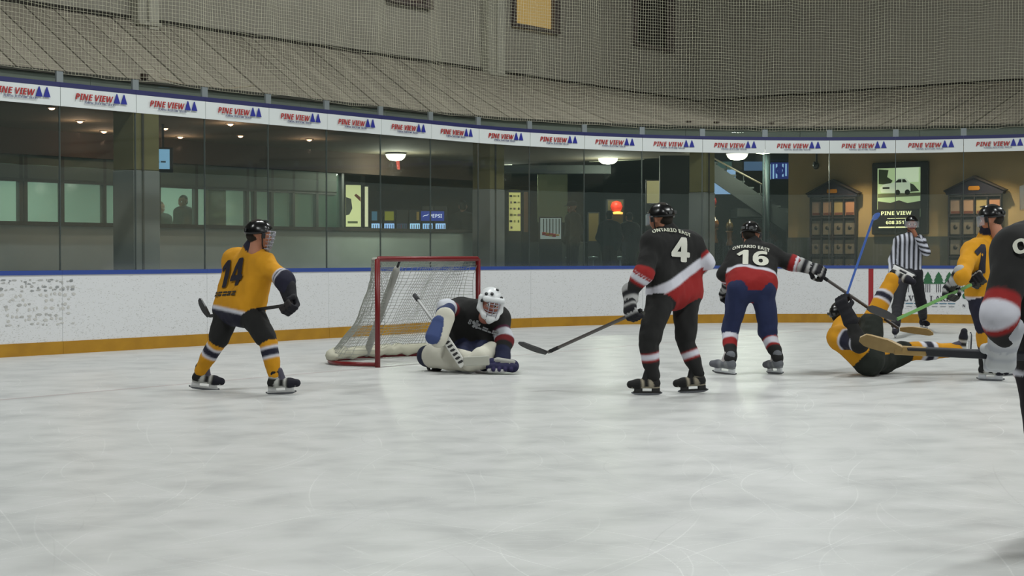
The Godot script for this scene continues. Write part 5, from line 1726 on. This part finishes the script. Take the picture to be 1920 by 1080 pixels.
	stick("grey hockey stick with black blade held low by player number 4", s4[0], s4[1], s4[2], graphite, blackm, tape_black, 0.12)
	# ---- number 16 in black, blue pants
	var s16 := [at(1529, 510, 17.05), at(1688, 618, 16.75), at(1752, 624, 16.55)]
	player({"label": "player in black jersey numbered 16 with blue pants, back turned, arm out",
		"footA": foot(on_ice(1359, 702), Vector3(-0.75, 0, -0.5), Vector3(0.10, 1, 0)), "footB": foot(on_ice(1454, 701.5), Vector3(-0.45, 0, -0.8), Vector3(-0.06, 1, 0)),
		"hipA": at(1387, 540, 16.80), "hipB": at(1431, 540, 16.84), "kneeA": at(1369, 622, 16.95), "kneeB": at(1441, 628, 16.92),
		"shA": at(1383, 483, 17.10), "shB": at(1443, 479, 17.15), "neck": at(1411, 463, 17.2), "head": at(1408, 441, 17.25), "face": Vector3(0.45, -0.25, -0.85),
		"elA": at(1358, 513, 17.02), "grA": at(1366, 556, 17.35), "elB": at(1488, 494, 17.08), "grB": s16[0].lerp(s16[1], 0.035),
		"alongA": Vector3(0.7, 0.4, -0.5), "alongB": s16[1] - s16[0], "palmA": Vector3(0, 0, -1), "palmB": Vector3(0.5, 0.4, 0.6), "flipA": false,
		"front": Vector3(0.20, 0, -0.98), "hem": 0.08, "flare": 0.150, "squeeze": 0.86,
		"torso": [[0.26, RED], [0.36, WHT], [9.0, BLK]], "arm": [[0.85, BLK], [9.0, RED]], "fore": [[0.02, RED], [0.46, WHT], [0.62, RED], [9.0, BLK]],
		"armA": [[9.0, BLK]], "foreA": [[0.12, BLK], [0.26, RED], [0.55, WHT], [0.7, RED], [9.0, BLK]], "pants": BLU, "sock": [[0.18, BLK], [0.24, RED], [0.50, WHT], [0.60, RED], [9.0, BLK]],
		"sockA": [[0.12, BLK], [0.36, WHT], [0.60, RED], [9.0, BLK]], "skate": grey_skate, "glove": bw_glove, "holder": Color(0.78, 0.79, 0.80), "head_opts": {"visor": true},
		"prints": [{"text": "16", "high": 0.175, "at": at(1411, 489, 17.0), "right": Vector3(0.98, 0, 0.18), "normal": Vector3(-0.15, 0.30, 0.94), "color": Color(0.80, 0.80, 0.75), "fat": 0.6, "wide": 1.3},
			{"text": "ONTARIO EAST", "high": 0.042, "at": at(1408, 466, 17.05), "right": Vector3(0.98, 0, 0.18), "normal": Vector3(-0.12, 0.45, 0.88), "color": Color(0.80, 0.80, 0.75), "name": "lettering", "arch": 0.7, "fat": 0.4, "wide": 0.95}]})
	stick("dark hockey stick with wooden blade reaching down right from player number 16", s16[0], s16[1], s16[2], graphite, wood, tape_black)
	# ---- the yellow player who has fallen
	var sb := [at(1639, 403, 16.2), at(1590, 545, 16.35)]
	player({"label": "player in yellow jersey fallen on the ice with one leg in the air", "base": on_ice(1630, 700),
		"footA": foot(at(1697, 503, 16.85), Vector3(0.65, -0.45, 0.5), at(1637, 598, 16.75) - at(1692, 518, 16.85)), "footB": foot(at(1822, 648, 17.0), Vector3(-0.1, 0.9, 0.15), at(1700, 650, 16.9) - at(1815, 648, 17.0)),
		"hipA": at(1628, 676, 16.45), "hipB": at(1655, 672, 16.80), "kneeA": at(1634, 603, 16.72), "kneeB": at(1694, 660, 16.85),
		"shA": at(1573, 634, 16.42), "shB": at(1590, 628, 16.95), "neck": at(1582, 612, 16.75), "head": at(1579, 590, 16.92), "face": Vector3(0.85, 0.25, -0.45),
		"elA": at(1613, 645, 16.20), "grA": at(1584, 566, 16.36), "elB": at(1618, 640, 17.0), "grB": at(1610, 610, 17.1),
		"alongA": sb[1] - sb[0], "alongB": Vector3(0.5, 0.3, -0.6), "palmA": Vector3(-1, 0, 0.3), "palmB": Vector3(1, 0, 0),
		"legr": 1.25, "front": Vector3(0.85, 0.45, -0.1), "hem": 0.14, "flare": 0.155, "torso": [[9.0, YEL]],
		"arm": [[0.2, YEL], [0.28, WHT], [0.75, NAVY], [0.82, WHT], [9.0, BLK]], "fore": [[9.0, BLK]], "pants": lin(0.10, 0.115, 0.11), "sock": [[0.30, YEL], [0.38, WHT], [0.52, NAVY], [0.60, WHT], [9.0, YEL]],
		"sockA": [[0.46, YEL], [0.51, WHT], [0.63, NAVY], [0.69, WHT], [9.0, YEL]], "skate": dark_skate, "glove": black_glove, "holder": Color(0.82, 0.82, 0.82), "crease": 0.016, "head_opts": {"vents": Color(0.3, 0.25, 0.22)}})
	var bs := stick("pale blue hockey stick held upright by the fallen yellow player", at(1585, 561, 16.36), at(1638, 407, 16.2), at(1644, 400, 15.93), mat("stick_blue", Color(0.25, 0.40, 0.72), 0.4), mat("stick_blue", Color.WHITE), tape_black, 0.0, false)
	bs.get_node("blade").scale = Vector3.ONE * 0.9
	# ---- the yellow player on the right
	var sg := [at(1842, 524, 15.5), at(1679, 600, 14.95), at(1630, 577, 14.85)]
	player({"label": "player in yellow jersey with green stick, standing at the right",
		"footA": foot(on_ice(1856, 714), Vector3(0.75, 0, 0.5), Vector3(0, 1, 0)), "footB": foot(on_ice(1893, 704), Vector3(0.5, 0, -0.4)),
		"hipA": at(1838, 545, 15.68), "hipB": at(1876, 543, 15.92), "kneeA": at(1847, 616, 15.62), "kneeB": at(1888, 614, 15.95),
		"shA": at(1820, 474, 15.55), "shB": at(1882, 466, 15.98), "neck": at(1855, 440, 15.75), "head": at(1858, 412, 15.68), "face": Vector3(-0.82, -0.2, -0.45),
		"elA": at(1803, 517, 15.28), "grA": sg[0].lerp(sg[1], 0.35), "elB": at(1880, 530, 16.2), "grB": sg[0].lerp(sg[1], 0.04) + Vector3(0.0, 0.0, 0.0),
		"alongA": sg[1] - sg[0], "alongB": sg[1] - sg[0], "palmA": Vector3(-1, 0, 0), "palmB": Vector3(-1, 0, -0.5),
		"front": Vector3(-0.62, 0, -0.78), "hem": 0.0, "flare": 0.155, "torso": [[-0.13, NAVY], [-0.05, WHT], [9.0, YEL]], "collar": NAVY_BAND,
		"arm": [[9.0, YEL]], "fore": [[0.25, YEL], [0.40, WHT], [9.0, NAVY]], "pants": NAVY, "sock": [[0.42, YEL], [0.52, NAVY], [0.58, WHT], [9.0, BLK]],
		"skate": dark_skate, "glove": bw_glove, "holder": Color(0.75, 0.76, 0.78), "head_opts": {"visor": true, "vents": Color(0.6, 0.6, 0.62)},
		"prints": [{"text": "1", "high": 0.26, "at": at(1838, 487, 15.5), "right": Vector3(0.85, 0, -0.25), "normal": Vector3(0.1, 0.1, 0.98), "color": Color(0.10, 0.10, 0.16), "fat": 0.6}]})
	stick("lime green hockey stick with black taped blade held by the right yellow player", sg[0], sg[1], sg[2], mat("stick_green", Color(0.38, 0.58, 0.30), 0.4), blackm, tape_black)
	# ---- the near player in black, cut by the right edge of the picture
	var sn := [at(2010, 672, 6.45), at(1690, 657, 6.56), at(1612, 643, 6.58)]
	player({"label": "nearest player in black jersey cut off by the right edge of the picture",
		"footA": foot(on_ice(2035, 1040), Vector3(0.1, 0, -1)), "footB": foot(on_ice(2150, 1010), Vector3(-0.5, 0, -0.8)),
		"hipA": at(1962, 672, 6.72), "hipB": at(2050, 672, 6.95), "kneeA": at(1974, 860, 6.62), "kneeB": at(2090, 850, 6.85),
		"shA": at(1904, 478, 6.48), "shB": at(2050, 470, 6.98), "neck": at(1980, 425, 6.80), "head": at(1975, 365, 6.75), "face": Vector3(-0.75, -0.15, -0.6),
		"elrA": 0.80, "elA": at(1873, 594, 6.34), "grA": sn[0].lerp(sn[1], 0.42), "elB": at(2090, 590, 6.90), "grB": sn[0].lerp(sn[1], 0.04),
		"alongA": sn[1] - sn[0], "alongB": sn[1] - sn[0], "palmA": Vector3(0, 0.2, 1), "palmB": Vector3(0, 0.3, 1),
		"front": Vector3(-0.60, 0, -0.8), "hem": 0.02, "flare": 0.155, "skew": Vector3(-0.5, 0, 0.2),
		"torso": [[0.16, RED], [0.26, WHT], [9.0, BLK]], "arm": [[0.70, BLK], [0.88, RED], [9.0, WHT]], "fore": [[0.12, WHT], [0.45, RED], [9.0, BLK]],
		"pants": lin(0.085, 0.08, 0.10), "sock": blk_sock, "skate": dark_skate, "glove": white_glove, "glove_size": 1.0, "cell": 0.012, "crease": 0.010, "head_opts": {"visor": true},
		"prints": [{"text": "ONTARIO EAST", "high": 0.058, "at": at(2001, 450, 6.5), "right": Vector3(0.92, 0, -0.38), "normal": Vector3(0.3, 0.25, 0.9), "color": Color(0.80, 0.80, 0.75), "name": "lettering", "arch": 0.5, "fat": 0.6}]})
	var ns := stick("hockey stick with black taped shaft and wooden blade held level by the nearest player", sn[0], sn[1], sn[2], mat("stick_navy", Color(0.09, 0.10, 0.14), 0.5), wood, tape_black, 0.0, true, 1.15)
	var wst := begin()
	wst.set_smooth_group(-1)
	var sd: Vector3 = (sn[1] - sn[0]).normalized()
	bar_into(wst, -sd * 0.10, sd * 0.03, Vector3(0, 0, 1), 0.027, 0.038, 0.004)
	put("wooden_heel", done(wst), wood, ns)
	build_referee(BLK)
	build_goalie()
func build_referee(BLK: Color):
	var d := 25.5
	var side := Vector3(0.99, 0, 0.08)
	var W := lin(0.76, 0.77, 0.82)
	var S := lin(0.09, 0.09, 0.13)
	var c := at(1705, 470, d)
	var stripes := [["stripes", 0.036, W, S, side]]
	var l := []
	var shA := at(1684, 453, d)
	var shB := at(1728, 452, d - 0.05)
	var shc := (shA + shB) / 2
	var hem := at(1704, 503, d)
	var front := Vector3(-0.1, 0, 1)
	var t := thing("person", "referee in black and white striped shirt with one hand at his mouth", "person", Vector3(c.x, 0, c.z))
	var inv := t.transform.affine_inverse()
	limb(l, shA.lerp(shc, 0.2), shB.lerp(shc, 0.2), 0.085, 0.085, 0, "shirt", stripes, [c, shc])
	limb(l, at(1706, 440, d), shc, 0.065, 0.1, 0, "shirt", stripes, [c, shc])
	for s in [-1, 1]:
		limb(l, shc + side * s * 0.10, hem + side * s * 0.085, 0.115, 0.115, 0, "shirt", stripes, [c, shc], front.normalized(), 0.78)
	# near hand hangs, far hand is at the whistle
	var elA := at(1673, 487, d + 0.02)
	var haA := at(1671, 512, d - 0.12)
	var elB := at(1737, 473, d - 0.20)
	var haB := at(1717, 441, d - 0.22)
	var arm := [["stripes", 0.036, W, S, Vector3(0.2, 1, 0.2).normalized()]]
	limb(l, shA, elA, 0.072, 0.056, 0, "shirt", [["stripes", 0.034, W, S, side]], [c, shc])
	limb(l, elA, haA, 0.056, 0.042, 0, "shirt", [["stripes", 0.034, W, S, side]], [c, shc])
	limb(l, shB, elB, 0.072, 0.056, 0, "shirt", arm, [c, shc])
	limb(l, elB, haB.lerp(elB, 0.15), 0.056, 0.042, 0, "shirt", arm, [c, shc])
	var hipA := at(1694, 513, d)
	var hipB := at(1716, 513, d)
	limb(l, hipA, hipB, 0.118, 0.118, 1, "trousers", S, null, front.normalized(), 0.9)
	var fA := foot(on_ice(1679, 634), Vector3(-0.3, 0, 0.95))
	var fB := foot(on_ice(1732, 617), Vector3(0.2, 0, 0.97))
	var kA := at(1683, 575, 24.85)
	var kB := at(1727, 568, 25.9)
	for q in [[hipA, kA, fA], [hipB, kB, fB]]:
		limb(l, q[0], q[1], 0.112, 0.082, 1, "trousers", S)
		limb(l, q[1], q[2] * Vector3(0, 0.20, -0.03), 0.082, 0.070, 1, "trousers", S)
	var skin := lin(0.56, 0.36, 0.27)
	# hands with fingers
	for h in [[haA, (haA - elA).normalized(), Vector3(1, 0, 0.2), 0], [haB, (at(1711, 430, d - 0.2) - haB).normalized(), Vector3(0.3, 0.1, 1), 1]]:
		var o: Vector3 = h[0]
		var u: Vector3 = h[1]
		var v: Vector3 = (h[2] - u * u.dot(h[2])).normalized()
		limb(l, o, o + u * 0.07, 0.034, 0.036, 2, "hand", skin)
		for i in 4:
			var off := v * (i - 1.5) * 0.02
			limb(l, o + u * 0.07 + off, o + u * (0.125 - 0.008 * absf(i - 1.4)) + off + v.cross(u) * 0.02, 0.010, 0.0085, 3, "hand", skin)
		limb(l, o + v * -0.025 + u * 0.02, o - v * 0.06 + u * 0.07, 0.012, 0.010, 3, "hand", skin)
	var made := sdf(l, 0.0125, 0.008, 7, [0.05, 0.04, 0.02, 0.008])
	for n in made: put(n, made[n], cloth(n + "_cloth"), t, inv)
	var sk := skate_mesh(lin(0.09, 0.09, 0.14), lin(0.12, 0.12, 0.18), lin(0.08, 0.08, 0.12), lin(0.55, 0.56, 0.6))
	for q in [fA, fB]:
		var i := t.get_child_count()
		add_skate(t, q, sk, Color(0.75, 0.76, 0.78))
		t.get_child(i).transform = inv * q
	var i := t.get_child_count()
	add_head(t, at(1709, 421, d - 0.03), Vector3(-0.12, -0.05, 1), skin, {"visor": true, "vents": Color(0.75, 0.75, 0.72)})
	for j in range(i, t.get_child_count()): t.get_child(j).transform = inv * t.get_child(j).transform
	var wm := put("whistle", lathe([Vector2(0.001, -0.02), Vector2(0.014, -0.015), Vector2(0.014, 0.015), Vector2(0.001, 0.02)], 10), mat("stool", Color.WHITE), t, inv * Transform3D(Basis(Vector3.BACK, 1.2), at(1711, 431, d - 0.20)))
	wm.set_meta("label", "small silver whistle")
func build_goalie():
	var BLK := lin(0.10, 0.105, 0.11)
	var RED := lin(0.42, 0.09, 0.13)
	var WHT := lin(0.74, 0.75, 0.78)
	var NAVY := lin(0.11, 0.12, 0.24)
	var PAD := lin(0.78, 0.77, 0.72)
	var d := 17.25
	var t := thing("person", "goalkeeper in black jersey and white mask kneeling before the goal", "person", on_ice(885, 690))
	var inv := t.transform.affine_inverse()
	var front := Vector3(0.15, 0.1, 1).normalized()
	var l := []
	var shA := at(858, 582, d + 0.12)
	var shB := at(936, 598, d - 0.02)
	var shc := (shA + shB) / 2
	var hem := at(890, 645, d + 0.08)
	var ax := [hem, shc]
	limb(l, shA, shB, 0.125, 0.115, 0, "jersey", BLK)
	limb(l, at(910, 580, d), shc, 0.10, 0.13, 0, "jersey", BLK)
	limb(l, shA.lerp(shc, 0.3), at(866, 640, d + 0.1), 0.155, 0.15, 0, "jersey", BLK, null, front, 0.85)
	limb(l, shB.lerp(shc, 0.3), at(915, 638, d + 0.02), 0.15, 0.15, 0, "jersey", BLK, null, front, 0.85)
	limb(l, shc, hem, 0.16, 0.16, 0, "jersey", BLK, null, front, 0.85)
	# arms
	var elA := at(836, 578, d - 0.18)
	var grA := at(829, 622, d - 0.40)
	var elB := at(945, 637, d - 0.18)
	var grB := at(942, 676, d - 0.40)
	limb(l, shA, elA, 0.10, 0.088, 0, "jersey", [[0.55, BLK], [0.75, RED], [9.0, WHT]])
	limb(l, elA, grA.lerp(elA, 0.25), 0.085, 0.07, 0, "jersey", [[0.2, WHT], [9.0, NAVY]])
	limb(l, shB, elB, 0.105, 0.092, 0, "jersey", [[0.55, BLK], [0.66, lin(0.3, 0.1, 0.2)], [9.0, WHT]])
	limb(l, elB, grB, 0.092, 0.085, 0, "jersey", [[0.05, WHT], [0.28, RED], [0.5, BLK], [9.0, NAVY]])
	# pants and thighs
	var hipA := at(872, 652, d + 0.1)
	var hipB := at(906, 652, d + 0.05)
	limb(l, hipA, hipB, 0.15, 0.15, 1, "pants", NAVY)
	var kA := at(862, 678, d - 0.30)
	var kB := at(908, 676, d - 0.32)
	limb(l, hipA, kA, 0.14, 0.11, 1, "pants", NAVY)
	limb(l, hipB, kB, 0.14, 0.11, 1, "pants", NAVY)
	var made := sdf(l, 0.0135, 0.014, 3)
	for n in made: put(n, made[n], cloth(n + "_cloth"), t, inv)
	# leg pads: thick flat slabs of foam, curved
	var p := []
	var A0 := at(800, 668, d - 0.02)
	var A1 := at(842, 671, d - 0.30)
	var A2 := at(884, 679, d - 0.44)
	var nA := Vector3(-0.45, 0.05, 0.9).normalized()
	limb(p, A0, at(812, 667, d - 0.12), 0.118, 0.125, 0, "leg_pad", [[0.5, lin(0.13, 0.14, 0.22)], [9.0, PAD]], null, nA, 0.55)
	limb(p, at(812, 667, d - 0.12), A1, 0.125, 0.130, 0, "leg_pad", PAD, null, nA, 0.55)
	limb(p, A1, A2, 0.125, 0.105, 0, "leg_pad", PAD, null, nA, 0.55)
	var pm := sdf(p, 0.013, 0.006, 5, [0.03])
	put("leg_pad", pm.leg_pad, cloth("pad_leather"), t, inv)
	p = []
	var nB := Vector3(0.35, 0.1, 0.92).normalized()
	limb(p, at(878, 683, d - 0.50), at(903, 672, d - 0.46), 0.075, 0.115, 0, "leg_pad", PAD, null, nB, 0.55)
	limb(p, at(903, 672, d - 0.46), at(922, 655, d - 0.30), 0.115, 0.085, 0, "leg_pad", PAD, null, nB, 0.6)
	pm = sdf(p, 0.013, 0.008, 6, [0.03])
	put("leg_pad", pm.leg_pad, cloth("pad_leather"), t, inv)
	# skate sticking out of the left pad
	var sx := foot(at(801, 692, d + 0.05), Vector3(-0.6, 0.2, -0.5), Vector3(0.75, 0.55, 0.3))
	var si := t.get_child_count()
	add_skate(t, sx, skate_mesh(lin(0.10, 0.10, 0.11), lin(0.3, 0.3, 0.3), lin(0.09, 0.09, 0.10), lin(0.3, 0.3, 0.3)), Color(0.12, 0.12, 0.13))
	t.get_child(si).transform = inv * sx
	# blocker
	p = []
	var b0 := at(834, 596, d - 0.44)
	var b1 := at(822, 634, d - 0.50)
	var nb := Vector3(-0.35, 0.15, 0.9).normalized()
	limb(p, b0, b1, 0.115, 0.105, 0, "blocker", PAD, null, nb, 0.32)
	limb(p, b0 + Vector3(-0.07, -0.05, 0.02), b1 + Vector3(-0.06, 0.02, 0.02), 0.075, 0.085, 1, "blocker", lin(0.22, 0.28, 0.46), null, nb, 0.42)
	limb(p, at(842, 580, d - 0.32), at(829, 588, d - 0.38), 0.070, 0.075, 2, "blocker", lin(0.20, 0.23, 0.36), null, nb, 0.7)
	pm = sdf(p, 0.011, 0.0, 6, [0.02, 0.02, 0.02])
	put("blocker", pm.blocker, cloth("pad_leather"), t, inv)
	put("hand", glove_mesh(lin(0.2, 0.2, 0.22), lin(0.5, 0.5, 0.5), lin(0.16, 0.15, 0.14)), cloth("glove_cloth"), t, inv * Transform3D(look(Vector3(0.2, 0, -1), Vector3(0.3, 0.9, 0)), at(826, 622, d - 0.40)))
	# catching glove resting on the ice
	p = []
	var c0 := at(943, 678, d - 0.45)
	limb(p, c0 + Vector3(-0.11, -0.02, 0.03), c0 + Vector3(0.10, -0.045, 0.03), 0.062, 0.070, 0, "catching_glove", lin(0.13, 0.12, 0.26))
	limb(p, c0 + Vector3(-0.14, -0.055, 0.10), c0 + Vector3(0.12, -0.06, 0.10), 0.040, 0.042, 1, "catching_glove", lin(0.11, 0.10, 0.24))
	limb(p, c0 + Vector3(-0.05, 0.02, 0.05), c0 + Vector3(0.09, 0.0, 0.06), 0.048, 0.042, 2, "catching_glove", lin(0.60, 0.60, 0.58), null, Vector3.UP, 0.6)
	limb(p, c0 + Vector3(-0.15, -0.085, 0.13), c0 + Vector3(0.02, -0.09, 0.14), 0.018, 0.016, 3, "catching_glove", lin(0.72, 0.72, 0.72))
	for i in 4:
		limb(p, c0 + Vector3(-0.09 + i * 0.06, -0.03, 0.09), c0 + Vector3(-0.10 + i * 0.062, -0.075, 0.15), 0.024, 0.02, 4, "catching_glove", lin(0.14, 0.13, 0.27))
	pm = sdf(p, 0.011, 0.0, 6, [0.02, 0.02, 0.02, 0.01, 0.006])
	put("catching_glove", pm.catching_glove, cloth("pad_leather"), t, inv)
	# masked head
	var hp := at(919, 568, d - 0.24)
	var xf := Transform3D(look(Vector3(0.22, -0.32, 0.92), Vector3(0.18, 1, 0)).scaled(Vector3.ONE * 1.14), hp)
	put("head", head_mesh(lin(0.62, 0.40, 0.34), lin(0.1, 0.08, 0.06)).head, cloth("skin"), t, inv * xf)
	var white := mat("mask_white", Color(0.84, 0.85, 0.86), 0.3)
	var mk := put("mask", helmet_mesh(), white, t, inv * xf)
	p = []
	var m := lin(0.82, 0.83, 0.84)
	for s in [-1, 1]:
		limb(p, Vector3(s * 0.105, 0.05, 0.02), Vector3(s * 0.098, -0.05, 0.045), 0.026, 0.024, 0, "jaw", m)
		limb(p, Vector3(s * 0.098, -0.05, 0.045), Vector3(s * 0.055, -0.095, 0.105), 0.024, 0.026, 0, "jaw", m)
		limb(p, Vector3(s * 0.055, -0.095, 0.105), Vector3(0, -0.115, 0.125), 0.026, 0.032, 0, "jaw", m)
	limb(p, Vector3(0, -0.10, 0.115), Vector3(0, -0.15, 0.105), 0.030, 0.020, 0, "jaw", m)
	limb(p, Vector3(-0.08, 0.065, 0.10), Vector3(0.08, 0.065, 0.10), 0.028, 0.028, 0, "jaw", m)
	put("mask_jaw", sdf(p, 0.009, 0.0, 1, [0.03]).jaw, cloth("mask_shell"), mk)
	var st := begin()
	for j in 4:
		var pts := []
		for i in 7:
			var a := lerpf(-0.85, 0.85, i / 6.0)
			pts.append(Vector3(0.09 * sin(a), 0.035 - 0.035 * j, 0.155 * cos(a) - 0.004))
		tube_into(st, pts, 0.004, 5)
	for x in [-0.045, 0.0, 0.045]: tube_into(st, [Vector3(x, 0.06, 0.135), Vector3(x, -0.02, 0.158), Vector3(x, -0.10, 0.14)], 0.004, 5)
	put("mask_cage", done(st), mat("cage_steel", Color(0.62, 0.62, 0.66), 0.35, 0.5), mk)
	for v in [Vector3(-0.075, 0.10, 0.055), Vector3(0.03, 0.145, 0.02), Vector3(-0.03, 0.118, 0.085), Vector3(0.075, 0.09, 0.075), Vector3(-0.10, 0.03, 0.06), Vector3(-0.03, -0.125, 0.135)]:
		var nrm: Vector3 = v.normalized()
		put("mask_vent", lathe([Vector2(0.016, -0.006), Vector2(0.016, 0.004), Vector2(0.001, 0.006)], 10), mat("mask_dot", Color(0.08, 0.09, 0.10), 0.5), mk, Transform3D(Basis(Quaternion(Vector3.UP, nrm)), v))
	# crest lettering
	for w in [["8*8", 0.05, 890, 604, 0.0], ["*", 0.13, 893, 612, 0.3], ["=-=-=", 0.09, 912, 616, 0.0]]:
		var mesh := print_on(l, "jersey", w[0], w[1], at(w[2], w[3], d - 0.3), Vector3(0.93, -0.36, 0.1).normalized(), Vector3(0.1, 0.1, 1).normalized(), 0.0, 1.0, 0.3)
		put("lettering", mesh, mat("crest_grey", Color(0.60, 0.61, 0.62), 0.8), t, inv)
	# goal stick
	var k0 := at(777, 553, d - 0.05)
	var k1 := at(829, 625, d - 0.48)
	var k2 := at(869, 686, d - 0.62)
	var gs := thing("goal_stick", "white goalkeeper stick with black lettering on its wide paddle", "goal stick", k2)
	var side := Vector3(0.9, -0.3, 0.3)
	st = begin()
	st.set_smooth_group(-1)
	bar_into(st, k0 - k2, k1 - k2, side, 0.026, 0.03, 0.004)
	put("shaft", done(st), mat("gs_shaft", Color(0.62, 0.62, 0.62), 0.5), gs)
	st = begin()
	st.set_smooth_group(-1)
	bar_into(st, k1 - k2, Vector3.ZERO, side, 0.088, 0.026, 0.008)
	put("paddle", done(st), mat("gs_white", Color(0.76, 0.76, 0.74), 0.5), gs)
	st = begin()
	st.set_smooth_group(-1)
	bar_into(st, Vector3(0.0, 0.045, 0.0), Vector3(0.27, 0.06, 0.03), Vector3.UP, 0.10, 0.026, 0.008)
	put("blade", done(st), mat("gs_blade", Color(0.66, 0.66, 0.62), 0.6), gs)
	put("knob", tube([k0 - k2, (k0 - k2).lerp(k1 - k2, 0.14)], 0.024, 10), mat("gs_knob", Color(0.20, 0.20, 0.21), 0.8), gs)
	var z := (k1 - k2).normalized()
	var x := (side - z * side.dot(z)).normalized()
	var y := z.cross(x)
	if y.z < 0: y = -y
	for i in 7:
		var o: Vector3 = (k1 - k2) * (0.12 + i * 0.12) + y * 0.014
		put("paddle_mark", slab_poly([Vector2(-0.016, -0.028), Vector2(0.004, -0.03), Vector2(0.016, -0.01 * (i % 3)), Vector2(0.012, 0.028), Vector2(-0.010, 0.024 - 0.008 * (i % 2))], 0.004), mat("gs_ink", Color(0.10, 0.10, 0.11), 0.6), gs, Transform3D(Basis(-z, x if (-z).cross(x).dot(y) > 0 else -x, y), o))
# ================================================================ spectators
const FL := 0.6
func spectator(label: String, px: float, top_y: float, d: float, facing: Vector3, coat: Color, legs: Color, opts := {}):
	var head_top := at(px, top_y, d)
	var fl: float = opts.get("floor", FL)
	var h: float = head_top.y - fl
	var s := h / 1.80
	var base := Vector3(head_top.x, fl, head_top.z)
	var t := thing("person", label, "person", base, "spectators behind the glass")
	t.rotation.y = atan2(facing.x, facing.z)
	var l := []
	var V := func(x: float, y: float, z: float) -> Vector3: return Vector3(x, y, z) * s
	for q in [-1, 1]:
		limb(l, V.call(q * 0.12, 1.42, 0), V.call(q * 0.11, 0.92, 0), 0.115 * s, 0.125 * s, 0, "coat", coat, null, Vector3.BACK, 0.8)
		limb(l, V.call(q * 0.19, 1.44, 0), V.call(q * 0.27, 1.16, -0.03), 0.075 * s, 0.062 * s, 0, "coat", coat)
		limb(l, V.call(q * 0.27, 1.16, -0.03), V.call(q * 0.18, 0.97, 0.11), 0.062 * s, 0.052 * s, 0, "coat", coat)
		limb(l, V.call(q * 0.09, 0.92, 0), V.call(q * 0.10, 0.50, 0.02), 0.105 * s, 0.075 * s, 1, "trousers", legs)
		limb(l, V.call(q * 0.10, 0.50, 0.02), V.call(q * 0.11, 0.09, -0.02), 0.075 * s, 0.058 * s, 1, "trousers", legs)
		limb(l, V.call(q * 0.11, 0.05, -0.05), V.call(q * 0.13, 0.045, 0.16), 0.048 * s, 0.042 * s, 2, "shoe#%d" % q, lin(0.07, 0.06, 0.06))
	limb(l, V.call(-0.10, 1.45, 0), V.call(0.10, 1.45, 0), 0.09 * s, 0.09 * s, 0, "coat", coat)
	limb(l, V.call(0, 1.46, 0), V.call(0, 1.53, 0.0), 0.085 * s, 0.075 * s, 0, "coat", coat)
	var made := sdf(l, 0.021, 0.012, label.hash() % 50)
	for n in made: put(n.split("#")[0], made[n], cloth(n.split("#")[0] + "_cloth"), t)
	add_head(t, V.call(0, 1.655, 0.02), Vector3(opts.get("turn", 0.0), -0.05, 1), lin(0.48, 0.33, 0.26), {"helmet": false, "cap": opts.get("cap", false), "size": s, "hair": opts.get("hair", lin(0.08, 0.07, 0.06))})
func build_spectators():
	spectator("dark coated spectator in a cap looking left beside the candy case", 1074, 377, 33.2, Vector3(-0.9, 0, 0.45), lin(0.13, 0.14, 0.13), lin(0.12, 0.12, 0.13), {"cap": true})
	spectator("spectator in a dark jacket standing left of a companion behind the glass", 1143, 395, 33.4, Vector3(0.3, 0, -0.9), lin(0.11, 0.12, 0.15), lin(0.15, 0.13, 0.13))
	spectator("spectator in a black jacket standing right of a companion behind the glass", 1180, 398, 34.0, Vector3(-0.2, 0, -0.95), lin(0.10, 0.11, 0.13), lin(0.12, 0.12, 0.14))
	spectator("dark spectator seen from the chest up above the half wall at the left", 344, 366, 32.6, Vector3(-0.5, 0, 0.8), lin(0.14, 0.15, 0.15), lin(0.12, 0.12, 0.12), {"floor": 0.75})
	spectator("second dark spectator crouched low above the half wall near the left pillar", 300, 378, 33.4, Vector3(0.6, 0, 0.8), lin(0.15, 0.14, 0.12), lin(0.12, 0.12, 0.12), {"floor": 0.6, "hair": lin(0.25, 0.16, 0.10)})
	spectator("brown haired spectator with back turned far back by the vending machines", 868, 376, 38.0, Vector3(0.1, 0, -1), lin(0.12, 0.12, 0.11), lin(0.12, 0.12, 0.12))
func _ready():
	make_camera()
	arena_lamps()
	build_ice()
	build_boards()
	build_hall()
	build_concourse()
	build_goal()
	build_people()
	build_spectators()
